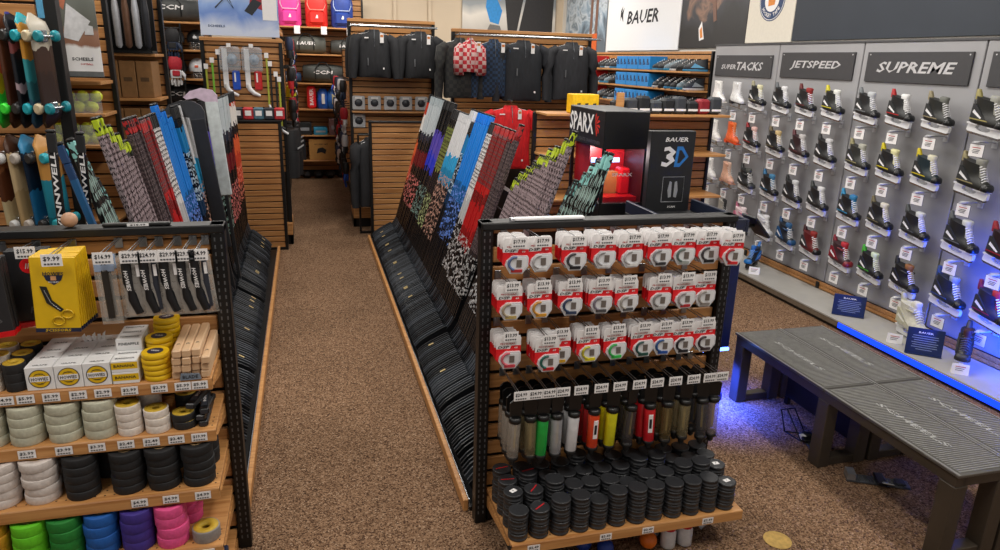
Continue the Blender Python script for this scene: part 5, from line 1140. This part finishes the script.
for side, x, ang in (('left', -.15, 90), ('right', .47, -90)):
    for j in range(6):
        for z in ((2.2, 1.86, 1.50, 1.14) if side == 'left' else (1.72, 1.38, 1.04, .68)):
            y = (8.75 if side == 'left' else 9.3)+j*.5+rnd.uniform(-.06, .06); c = PAL[(k*3+j) % 7]; k += 1
            if side == 'left' and z == 1.14 and j < 3: continue
            inst(('glove',)+c, glove(*c), f'hockey glove, {nth(k-1)} hung on the {side} side of the far aisle', 'glove', (x, y, z), R(ang+rnd.uniform(-25, 25)), f'gloves on the {side} far aisle wall')
            inst(('arm', side), lambda: MB().tube([(-.115 if side == 'left' else .125, 0, 0), (0, 0, 0)], .006, BLACK, 5).build('hook_arm'), f'black hook arm of the {nth(k-1)} glove, {side} far aisle wall', 'hook', (x, y, z-.012), 0, f'hook arms on the {side} far aisle wall')
for j in range(3):
    inst('pants', hung_pants, f'black hockey pants with grey stripe, {nth(j)} from front on the left of far aisle', 'hockey pants', (-.185, 8.72+j*.50, 1.16), R(80), 'black hockey pants in the far aisle')
    MB().tube([(-.31, 8.72+j*.50, 1.155), (-.185, 8.72+j*.50, 1.155)], .008, BLACK, 5).build('hook_arm', label=f'black hook arm carrying the {nth(j)} hockey pants', cat='hook', group='hook arms of the pants')
m = MB(); m.loft([ov(-.10, .10, .05, 0), ov(-.12, .12, .06, -.1), ov(-.09, .09, .05, -.30)], mat('pad_yellow', 'd8d020', .5)).box(-.10, .10, -.064, -.05, -.18, -.12, INK); m.build('shin_pad', loc=(-.17, 9.50, 1.62), rot=R(80), label='black and bright yellow pad hanging in the left far aisle', cat='shin pad')
# back shelving at the aisle end
BZ = [2.10+.33, 2.02, 1.57, 1.16, .74, .33]
box_unit('bag_shelving', 'wooden shelving of bags at the far end of the aisle', 'shelving', -.40, .98, 12.05, 2.9, BZ, .50, slat=True)
def backpack(c, c2):
    def fn():
        o = thing('backpack'); a = mat('bag_'+c, c, .55, var=.25 if c == '1c3c90' else .1, scale=9); p = mat('bagp_'+c2, c2, .5); m = MB()
        m.loft([ov(-.15, .15, .09, 0, p=4), ov(-.165, .165, .11, .04, p=4), ov(-.165, .165, .11, .34, p=4), ov(-.14, .14, .09, .43, p=4), ov(-.08, .08, .05, .47, p=3)], a); m.build('body', o)
        m = MB(); m.box(-.12, .12, -.15, -.09, .04, .22, a, .03); m.build('pocket', o)
        m = MB(); m.tube([(-.125, -.125, .44), (-.13, -.118, .30), (-.10, -.155, .235), (.10, -.155, .235), (.13, -.118, .30), (.125, -.125, .44)], .006, p, 5)
        m.prism([(-.02, .12), (.0, .17), (.015, .16), (.02, .12)], -.153, -.150, CARD); m.tube([(-.05, 0, .46), (0, 0, .51), (.05, 0, .46)], .008, p, 5); m.build('trim', o)
        for s in (-1, 1): m = MB(); m.tube([(s*.08, .08, .44), (s*.10, .15, .30), (s*.11, .11, .08)], .016, p, 6); m.build('strap', o)
        return o
    return fn
for (x, c, c2, nm) in ((-.17, 'e0409c', 'e8d0e0', 'pink'), (.24, 'd8281e', 'e8a090', 'red'), (.64, '1c3c90', 'c4d4ec', 'blue and white camouflage')):
    o = backpack(c, c2)(); o.location = (x, 12.25, BZ[0]+.001); props(o, f'{nm} backpack on the top shelf at the aisle end', 'backpack'); o.scale = (1.05, 1, 1.1)
    MB().box(-.045, .045, -.003, 0, -.09, .03, CARD, .001).build('shelf_card', loc=(x+.10, 12.046, BZ[0]-.02), label=f'white card on the shelf edge below the {nm} backpack', cat='shelf card')
def duffel(c, tx):
    def fn():
        o = thing('duffel_bag'); a = mat('duffel_'+c, c, .6, var=.2, scale=10, bump=.3); m = MB(); rings = []
        for x, r in ((-.32, .10), (-.30, .13), (-.1, .145), (.1, .145), (.30, .13), (.32, .10)): rings.append([(x, r*math.copysign(abs(math.cos(t))**.75, math.cos(t)), .15+r*math.copysign(abs(math.sin(t))**.75, math.sin(t))) for t in [2*PI*k/16 for k in range(16)]])
        m.loft(rings, a); m.text(tx, .30, (0, -.147, .17), CARD, h=.055, shear=.2); m.build('body', o)
        for s in (-1, 1): m = MB(); m.tube([(s*.12, -.148, .06), (s*.12, -.152, .22), (s*.06, -.12, .31), (-s*.0, -.10, .325)], .010, mat('strap_black', '121214', .6), 5); m.build('strap', o)
        return o
    return fn
for (x, z, c, t, lab, sc) in ((.06, BZ[1], '4a4c46', 'BAUER', 'olive grey duffel bag on the second shelf at the aisle end', .95), (.70, BZ[1], '3c3e3c', 'BAUER', 'dark duffel bag partly hidden by the jackets on the second shelf', .8), (.30, BZ[2], '3e4240', 'CCM', 'large charcoal duffel bag on the third shelf at the aisle end', 1.0), (-.22, BZ[2], '1c3a60', 'CCM', 'navy duffel bag at left of the third shelf at the aisle end', .55)):
    o = duffel(c, t)(); o.location = (x, 12.26, z+.001); o.scale = (sc, sc, sc); props(o, lab, 'duffel bag')
m = MB(); m.box(-.07, .07, -.12, .12, 0, .36, REDC, .03).text('BAUER', .26, (0, -.121, .19), CARD, rot=PI/2, h=.06); m.build('sports_bag', loc=(.10, 12.24, BZ[3]+.001), label='upright red bag with white lettering on the fourth aisle end shelf', cat='bag')
for i in range(4):
    m = MB(); m.loft([ov(-.09, .09, .09, 0), ov(-.10, .10, .11, .08), ov(-.09, .09, .10, .26), ov(-.05, .05, .05, .32)], mat('gear_blue%d' % (i % 2), ('1c56b0', '2a6cc0')[i % 2], .5, var=.35, scale=12)); m.box(-.02, .03, -.118, -.10, .08, .24, (CARD, mat('tag_cream', 'cfc8a0', .5))[i % 2], .004); m.build('shoulder_pads', loc=(.28+i*.165, 12.23, BZ[3]+.001), label=f'blue pads with white parts, {nth(i)} from left beside the red bag', cat='pads', group='blue pads on the fourth shelf')
for i, (x, w, h, c, lab) in enumerate(((-.05, .26, .20, '1c2024', 'dark box at left of the fifth aisle end shelf'), (.22, .22, .12, '2a8ab0', 'teal low box on the fifth aisle end shelf'), (.48, .24, .26, '8a6a6c', 'dusty pink printed box on the fifth aisle end shelf'), (.74, .2, .2, '3a3c42', 'grey box at right of the fifth aisle end shelf'))):
    MB().box(-w/2, w/2, -.15, .15, 0, h, mat('bx_'+c, c, .5, var=.3, scale=10), .006).box(-w*.35, w*.35, -.152, -.15, h*.35, h*.6, mat('bxl_'+c, '9aa0a8', .5)).build('box', loc=(x, 12.24, BZ[4]+.001), label=lab, cat='box')
m = MB(); m.box(-.34, .34, -.17, .17, 0, .34, mat('kraft', 'b98848', .7, var=.06), .006); m.build('carton', loc=(.36, 12.25, BZ[5]+.001), label='large brown carton with dark print on the lowest aisle end shelf', cat='carton')
m = MB(); m.prism([(-.10, 0), (-.02, .02), (.04, -.01), (.06, .06), (.0, .10), (-.08, .08)], -.002, 0, INK); m.text('HOCKEY NET', .22, (-.02, -.001, .15), INK, h=.025); m.build('carton_print', loc=(.24, 12.079, BZ[5]+.11), label='dark picture printed on the large brown carton', cat='printed picture')
MB().box(-.10, .10, -.15, .15, 0, .32, mat('box_char', '24262c', .5), .006).build('box', loc=(-.13, 12.25, BZ[5]+.001), label='charcoal box left of the large brown carton', cat='box')
for i in range(6): m = MB(); m.ball((0, 0, .07), .07, mat('low_gear', '141518', .5, var=.3), 12, (1.2, 1, 1)); m.box(-.04, .04, -.08, -.06, .05, .08, mat('low_gear2', '3a3e46', .4), .008); m.build('pad', loc=(-.22+i*.19, 12.25, .0), label=f'black rounded pad on the floor under the aisle end shelving, {nth(i)} from left', cat='pad', group='black pads under the aisle end shelving')
# ------------------------------------------------------------------ left far unit with poster and goalie sets
pm = picture_mat('ice_photo', [(0.12, 'c8d2e6'), (.30, '6c8ccc'), (.42, '8aa8dc'), (.55, 'b8c8e4'), (.75, 'd8dce8')], 3, 5, .6, 2, .35)
rack_unit('stick_display', 'tall slatted wall left of the aisle holding goalie stick sets', -.98, -.20, 7.80, 2.11)
o = thing('wall_poster', 'pale blue ice photo poster above the goalie stick sets', 'poster', (-.59, 7.78, 2.160)); MB().box(-.37, .37, 0, .02, 0, .70, pm, .002).build('board', o)
m = MB(); m.text('SCHEELS', .16, (-.22, -.0012, .09), mat('poster_navy', '24406c', .5), h=.022); m.prism([(.10, .30), (.30, .22), (.30, .70), (.18, .70)], -.0012, -.0004, mat('poster_red', '9a2030', .5)); m.tube([(-.22, -.002, .26), (-.12, -.002, .36), (-.05, -.002, .26), (-.10, -.002, .38)], .006, mat('poster_dark', '20242c', .5), 4); m.prism([(.05, .24), (.12, .20), (.22, .32), (.14, .36)], -.0014, -.0004, mat('poster_dark', '20242c', .5)); m.prism([(.22, .16), (.36, .16), (.36, .36), (.22, .36)], -.0016, -.0012, CARD); m.build('print', o)
def goalie_set(c):
    def fn():
        o = thing('goalie_set'); m = MB(); m.box(-.10, .10, -.06, -.002, -.24, 0, mat('clam', 'c4ccd4', .1, var=.05, alpha=.30), .02); m.build('shell', o)
        m = MB(); m.box(-.075, -.025, -.03, -.018, -.40, -.02, WHITE, .004); m.tube([(-.05, -.024, -.36), (-.04, -.024, -.41), (.0, -.024, -.45), (.06, -.024, -.475)], [.024, .026, .024, .014], WHITE, 6); m.build('mini_stick', o)
        m = MB(); m.box(.01, .085, -.035, -.01, -.42, -.23, mat('gset_'+c, c, .4), .02); m.box(.03, .045, -.038, -.034, -.34, -.25, CARD); m.build('paddle', o)
        m = MB(); m.ball((.02, -.03, -.12), .05, mat('mask_grey', '8a98a8', .4), 10, (1, .7, 1.1)); m.tube([(0, 0, .0), (0, -.06, .01)], .003, STEEL); m.box(-.02, .02, -.066, -.06, -.005, .03, CARD); m.build('mask', o); return o
    return fn
for x, c, n in ((-.71, '1c50c0', 'blue'), (-.50, 'c02428', 'red')): inst(('gs', c), goalie_set(c), f'clear pack with white mini goalie stick and {n} pad', 'goalie set', (x, 7.797, 2.06), 0)
def ministick(c, h=.5):
    def fn():
        o = thing('mini_stick'); m = MB(); m.box(-.009, .009, -.03, -.018, -h, 0, mat('ms_'+c, c, .4), .003); m.build('shaft', o)
        m = MB(); m.tube([(0, -.024, -h+.02), (.012, -.024, -h-.02), (.06, -.024, -h-.05)], [.010, .016, .014], WHITE if c != '1a1a1c' else mat('ms_dk', '2a2a2e', .4), 6); m.box(-.02, .02, -.034, -.03, -.02, .03, CARD); m.build('blade', o); return o
    return fn
for i, (x, z, c) in enumerate(((-.94, 1.86, 'a8b040'), (-.88, 1.92, '7cc040'), (-.82, 2.0, '1a1a1c'), (-.36, 1.98, 'a8b040'), (-.33, 1.9, '1a1a1c'), (-.28, 1.80, '1a1a1c'), (-.25, 1.75, 'a8b040'))):
    inst(('ms', c), ministick(c), f'mini hockey stick on the slatted wall, {nth(i)} from left', 'mini stick', (x, 7.797, z), 0, 'mini sticks on the slatted wall')
for i in range(5): m = MB(); m.box(-.05, .05, -.04, .04, 0, .12, (mat('pkx%d' % (i % 3), ('2a2c34', 'b02a30', '4a6a7a')[i % 3], .4, var=.3)), .012).box(-.03, .03, -.042, -.04, .04, .09, CARD); m.build('ball_pack', loc=(-.66+i*.10, 7.60, 1.362), label=f'small pack on top of the end panel ledge, {nth(i)} from left', cat='pack', group='small packs on the end ledge')
m = MB(); m.box(-.42, .42, -.05, .13, -.02, 0, BLACK, .003); m.build('ledge', loc=(-.66, 7.62, 1.3815-.02), label='black ledge on top of the far left end panel', cat='shelf')
# goalie stick among the left sticks
o = thing('goalie_stick', 'wide dark goalie stick standing blade up among the left sticks', 'goalie stick', (-.585, 5.52, .03), (0, R(-6.5), 0)); m = MB(); m.box(-.05, .05, -.012, .012, .55, 1.52, mat('paddle_char', '26272a', .35), .006); m.box(-.013, .013, -.012, .012, 0, .55, mat('paddle_char', '26272a', .35), .004); m.build('paddle', o)
m = MB(); m.prism([(.05, 1.50), (.06, 1.56), (.04, 1.61), (-.01, 1.645), (-.09, 1.655), (-.17, 1.635), (-.22, 1.585), (-.21, 1.560), (-.13, 1.555), (-.05, 1.53), (-.05, 1.50)], -.010, .010, mat('blade_char', '36383c', .35, bump=.1)); m.build('blade', o)
o = thing('goalie_stick', 'wide white and grey goalie stick beside the dark one', 'goalie stick', (-.575, 5.80, .03), (0, R(-4), 0)); m = MB(); m.box(-.045, .045, -.012, .012, .9, 1.62, mat('paddle_white', 'c8d0d2', .35), .006); m.box(-.013, .013, -.012, .012, 0, .9, mat('paddle_char', '26272a', .35), .004); m.build('paddle', o); m = MB(); m.prism([(.045, 1.61), (.05, 1.66), (.02, 1.70), (-.06, 1.72), (-.14, 1.70), (-.19, 1.66), (-.17, 1.64), (-.10, 1.65), (-.045, 1.62)], -.010, .010, mat('blade_pinkish', 'c8b4c8', .35)); m.build('blade', o)
# ------------------------------------------------------------------ helmet shelving, left far
KZ = [2.32, 2.02, 1.70, 1.38, .9, .4]
box_unit('helmet_shelving', 'wooden shelving of helmets and bags far back on the left', 'shelving', -1.80, -1.06, 9.0, 2.75, KZ, .45)
for (z, c, sc, x, lab) in ((KZ[0], '3a3c3c', .9, -1.42, 'grey duffel bag on the top helmet shelf'), (KZ[2+1], '17181c', .85, -1.42, 'black duffel bag below the helmets')): o = duffel(c, 'CCM')(); o.location = (x, 9.22, z+.001); o.scale = (sc,)*3; props(o, lab, 'duffel bag')
for i, (x, z, a, b) in enumerate(((-1.66, KZ[1], '26282c', '3a6aa0'), (-1.42, KZ[1], '4a4e54', '8a8e94'), (-1.19, KZ[1], '17181a', 'e0e0e2'), (-1.66, KZ[2], '1c2030', 'c8b020'), (-1.42, KZ[2], '2c3032', '6a6e74'), (-1.20, KZ[2], 'c8c8ca', 'd86040'))):
    o = helmet(a, b)(); o.location = (x, 9.20, z+.020); props(o, f'{("dark grey", "mid grey", "black", "navy", "charcoal", "white")[i]} caged helmet on the {("upper", "lower")[i // 3]} helmet shelf', 'helmet')
for i in range(8):
    c = PAL[i % 7]; inst(('glove',)+c, glove(*c), f'hockey glove hanging left of the helmet shelving, {nth(i)} from top left', 'glove', (-1.72+.16*(i % 3), 8.90, 2.25-.30*(i//3)), R(rnd.uniform(-20, 20)), 'gloves left of the helmet shelving')
o = thing('glove_rail', 'black wire rail carrying gloves beside the helmet shelving', 'rail', (-1.56, 8.97, 0))
m = MB()
for z in (2.25, 1.95, 1.65): m.tube([(-.24, -.02, z), (.24, -.02, z)], .006, BLACK, 5)
for x in (-.24, .24): m.tube([(x, -.02, 0), (x, -.02, 2.3)], .010, BLACK, 6)
m.build('frame', o)
# ------------------------------------------------------------------ carton and gear unit
CZ = [1.975, 1.65, 1.30, .9, .45]
box_unit('carton_shelving', 'dark shelving of brown cartons and batting gear at left', 'shelving', -1.48, -1.07, 5.98, 2.7, CZ, .40)
for r, z in enumerate(CZ[1:3]):
    for i in range(3): inst(('ct', i), lambda: MB().box(-.055, .055, -.15, .15, 0, .27, mat('kraft_dark', '8a6238', .7, var=.1), .004).box(-.03, .03, -.1512, -.15, .12, .15, mat('kraft_print', '5a4024', .6)).build('carton'), f'brown upright carton, {nth(i)} from left on the {("upper", "lower")[r]} carton shelf', 'carton', (-1.40+i*.116, 6.16, z+.001), 0, 'brown upright cartons')
o = thing('bat_rack', 'tall rack of silver and dark ball bats hanging in sleeves at left', 'bat rack', (-1.275, 6.02, 1.976)); 
m = MB(); m.box(-.19, .19, .12, .14, .0, .50, BLACK); m.box(-.19, .19, -.06, .12, .0, .02, BLACK); m.build('frame', o)
for i in range(6):
    m = MB(); x = -.17+i*.066; m.lathe([(.010, .03), (.024, .05), (.026, .30), (.014, .42), (.012, .62)], mat('bat_%d' % (i % 4), ('c8ccd4', '34363c', 'c4c6cc', '7a5a48')[i % 4], .3, .3, var=.1), 10, (x, -.03, 0)); m.build('ball_bat', label=f'{("silver", "dark", "pale grey", "brown")[i % 4]} ball bat, {nth(i)} from left above the cartons', cat='ball bat', group='ball bats above the cartons', loc=(-1.275, 6.035, 1.980))
for i in range(4):
    c = ('2a7a44', '28784a', '2a70a8', '22242c')[i]; m = MB(); m.loft([ov(-.022, .022, .012, .0), ov(-.026, .026, .014, .05), ov(-.034, .034, .016, .6), ov(-.036, .036, .018, .98)], mat('wr_'+c, c, .45, var=.3, scale=8)); m.box(-.025, .025, -.0165, -.009, .4, .6, CARD)
    m.build('wrapped_bat', loc=(-1.60+i*.075, 8.06, 1.201), label=f'{("dark green", "green", "blue", "black")[i]} long wrapped bat standing left of the helmets', cat='wrapped bat')
box_unit('bat_shelf', 'wooden shelf holding the long wrapped bats', 'shelving', -1.68, -1.28, 7.9, 1.20, (1.20, .8, .4), .34, slat=False)
# ------------------------------------------------------------------ softball unit
box_unit('softball_shelving', 'black framed shelving with poster and bins of yellow softballs', 'shelving', -1.71, -1.25, 5.10, 2.75, (1.80, 1.60, 1.40, .9, .4), .36)
pm = picture_mat('softball_photo', [(0.0, 'e8e6e6'), (.24, 'e0dedd'), (.27, '8c6450'), (.40, '9a7460'), (.45, '5c5c54'), (.7, '6a6e68'), (.9, '848c8c')], 5, 5, .4, 2, .10)
o = thing('wall_poster', 'softball photo poster with white lower band at upper left', 'poster', (-1.40, 5.085, 1.86)); MB().box(-.175, .175, 0, .014, 0, .60, pm, .002).build('board', o)
m = MB(); m.text('SCHEELS', .12, (.07, -.0012, .075), INK, h=.020); m.text('SOFTBALL', .07, (.09, -.0012, .045), REDINK, h=.011)
m.prism([(-.15, .30), (-.05, .32), (-.04, .44), (-.09, .50), (-.15, .46)], -.0014, -.0004, mat('shirt_blue', '5aa0c8', .5)); m.prism([(-.14, .16), (-.06, .17), (-.05, .30), (-.14, .31)], -.0014, -.0004, mat('print_dark', '24262a', .5)); m.prism([(-.02, .20), (.06, .18), (.14, .30), (.02, .40)], -.0016, -.0004, mat('print_pale', 'c8c8ca', .5)); m.prism([(.0, .36), (.03, .46), (-.01, .48), (-.03, .40)], -.0018, -.0004, mat('print_skin', 'b06a50', .5)); m.prism([(.10, .22), (.15, .22), (.15, .27), (.11, .28)], -.002, -.0004, mat('print_pale', 'c8c8ca', .5))
m.build('print', o)
m = MB(); m.box(-.18, .18, -.02, .0, -.03, 0, mat('strip_grey', '6a6c6c', .4)); m.build('poster_ledge', o)
YB2 = mat('softball_yellow', 'd8e038', .55, var=.08)
def softball():
    o = thing('softball'); m = MB(); m.ball((0, 0, 0), .037, YB2, 14); m.build('cover', o)
    m = MB(); m.tube([(.030*math.cos(a), .030*math.sin(a), .0225*math.cos(2*a)) for a in [2*PI*i/16 for i in range(17)]], .0016, mat('seam_red', 'b04030', .6), 4, False); m.build('seam', o); return o
for r, (z, nx) in enumerate(((1.60, 5), (1.40, 5))):
    for j in range(2):
        for i in range(nx-j % 2):
            for l in range(2-j):
                inst('softball', softball, f'yellow softball, {("upper", "lower")[r]} bin, {nth(i)} from left, {("front", "back")[j]} {("bottom", "top")[l]}', 'softball', (-1.645+i*.078+(l+j)*.025, 5.165+j*.08+l*.02, z+.038+l*.066), (i, j, l), 'yellow softballs in the bins')
    MB().box(-.215, .215, 0, .004, 0, .125, mat('bin_clear', 'c8d0d0', .1, alpha=.22), .001).build('bin_front', loc=(-1.48, 5.115, z+.001), label=f'clear plastic front of the {("upper", "lower")[r]} softball bin', cat='bin front')
# ------------------------------------------------------------------ skateboards
o = thing('skateboard_rack', 'black posted slatted rack holding skateboards at far left', 'display rack', (-1.85, 4.62, 0)); m = MB()
for x in (-.75, .52): m.box(x-.03, x+.03, -.03, .05, 0, 2.7, BLACK, .003)
m.box(-.75, .52, -.02, .04, 0, .1, BLACK); m.build('frame', o); m = MB(); slats(m, -.72, .44, 0, .1, 2.6, h=.075, gap=.014); m.build('slat_back', o)
for z in (2.02, 1.70, 1.44, .96): m = MB(); m.tube([(-.75, -.06, z), (.46, -.06, z)], .008, STEEL, 6); m.tube([(.46, -.06, z), (.46, 0, z)], .008, STEEL, 6); m.tube([(-.75, -.06, z), (-.75, 0, z)], .008, STEEL, 6); m.build('bar', o)
def deck_mat(name, els, pat=0):
    m, N, L, b = nodes_mat(name); tc = N.new('ShaderNodeTexCoord'); sx = N.new('ShaderNodeSeparateXYZ'); L.new(tc.outputs['Object'], sx.inputs[0]); no = N.new('ShaderNodeTexNoise'); no.inputs['Scale'].default_value = 12; L.new(tc.outputs['Object'], no.inputs['Vector'])
    z = mth(N, L, 'MULTIPLY_ADD', no.outputs['Fac'], pat, mth(N, L, 'ADD', sx.outputs[2], .5-pat/2)); r = ramp(N, els); L.new(z, r.inputs[0]); L.new(r.outputs[0], b.inputs['Base Color']); b.inputs['Roughness'].default_value = .35; return m
def skateboard(name, els, wheel, L=.60, pat=.1):
    o = thing('skateboard'); dm = MATS.get('deck_'+name) or deck_mat('deck_'+name, els, pat); m = MB(); rings = []; n = 14
    for i in range(n+1):
        t = i/n; z = (t-.5)*L; e = abs(t-.5)*2; w = .10*(1-max(0, (e-.78)/.22)**2.4*.85); y = .0+.055*max(0, (e-.72)/.28)**1.6
        rings.append([(-w, y, z), (-w*.6, y-.003, z), (w*.6, y-.003, z), (w, y, z), (w*.6, y+.009, z), (-w*.6, y+.009, z)])
    m.loft(rings, dm, True); m.build('deck', o)
    wm = mat('wheel_'+wheel, wheel, .4)
    for s in (-1, 1):
        z = s*L*.31; m = MB(); m.box(-.03, .03, -.03, -.004, z-.03, z+.03, STEEL, .004); m.tube([(-.085, -.045, z), (.085, -.045, z)], .008, STEEL, 6); tr = m.build('truck', o)
        for q in (-1, 1):
            m = MB(); m.tube([(q*.062, -.045, z), (q*.070, -.045, z), (q*.098, -.045, z), (q*.106, -.045, z)], [.022, .030, .030, .022], wm, 12); m.build('wheel', tr)
    return o
SB = [('neon', [(0, '28d83c'), (.34, '30e040'), (.40, 'd8c820'), (.50, 'e8704c'), (.62, 'e84c58'), (.72, 'e8904c')], '3ce83c', 'green, orange and pink skateboard with green wheels'),
      ('brown', [(0, '4a2818'), (.5, '5c3420')], '2a2a2c', 'plain dark brown skateboard'), ('ink', [(0, '16161c'), (.4, 'b8a0a8'), (.45, '1a1a22'), (.6, '8a4a4a'), (.65, '181820'), (.8, '30307a')], '14a0b0', 'black graphic skateboard'),
      ('beach', [(0, '28506a'), (.36, '30707a'), (.46, '3aa0a8'), (.56, 'd89838'), (.66, 'c8903c'), (.74, '2aa0ac'), (.86, 'e0d8c4')], 'c8b898', 'teal, orange and cream skateboard'), ('mocha', [(0, '2e1c14'), (.5, '3c2418'), (.62, 'b8b0a0'), (.9, 'c8c0b0')], '1c8a98', 'brown and grey skateboard with teal wheels')]
SB2 = [('koi', [(0, '6a3820'), (.3, 'c8b890'), (.45, '5c3420'), (.6, '8a5a3a')], 'c8c8c8', 'brown and cream skateboard'), ('birch', [(0, 'c8a878'), (.5, 'd8bc90'), (.7, '4a2c1c')], 'b8b0a8', 'pale birch skateboard with pale wheels'), ('wave', [(0, '14283c'), (.3, '206a9a'), (.5, '10243a'), (.7, '3a8ab8')], '2a2a2c', 'dark blue patterned skateboard'), ('palm', [(0, '1c6a7a'), (.35, '2a8aa0'), (.55, 'c89048'), (.9, 'd0a058')], '2aa8b8', 'orange and teal skateboard with teal wheels')]
for i, (n, e, w, lab) in enumerate(SB):
    o = skateboard(n, e, w); o.location = (-1.55+i*.052, 4.42, 1.87); o.scale = (.86, .75, 1); o.rotation_euler = (R(1), R(-2), R(74)); props(o, lab+', upper row at far left', 'skateboard')
for i, (n, e, w, lab) in enumerate(SB2):
    o = skateboard(n, e, w); o.location = (-1.60+i*.070, 4.42, 1.24); o.scale = (.88, .8, 1); o.rotation_euler = (R(1), R(-4), R(68)); props(o, lab+', lower row at far left', 'skateboard')
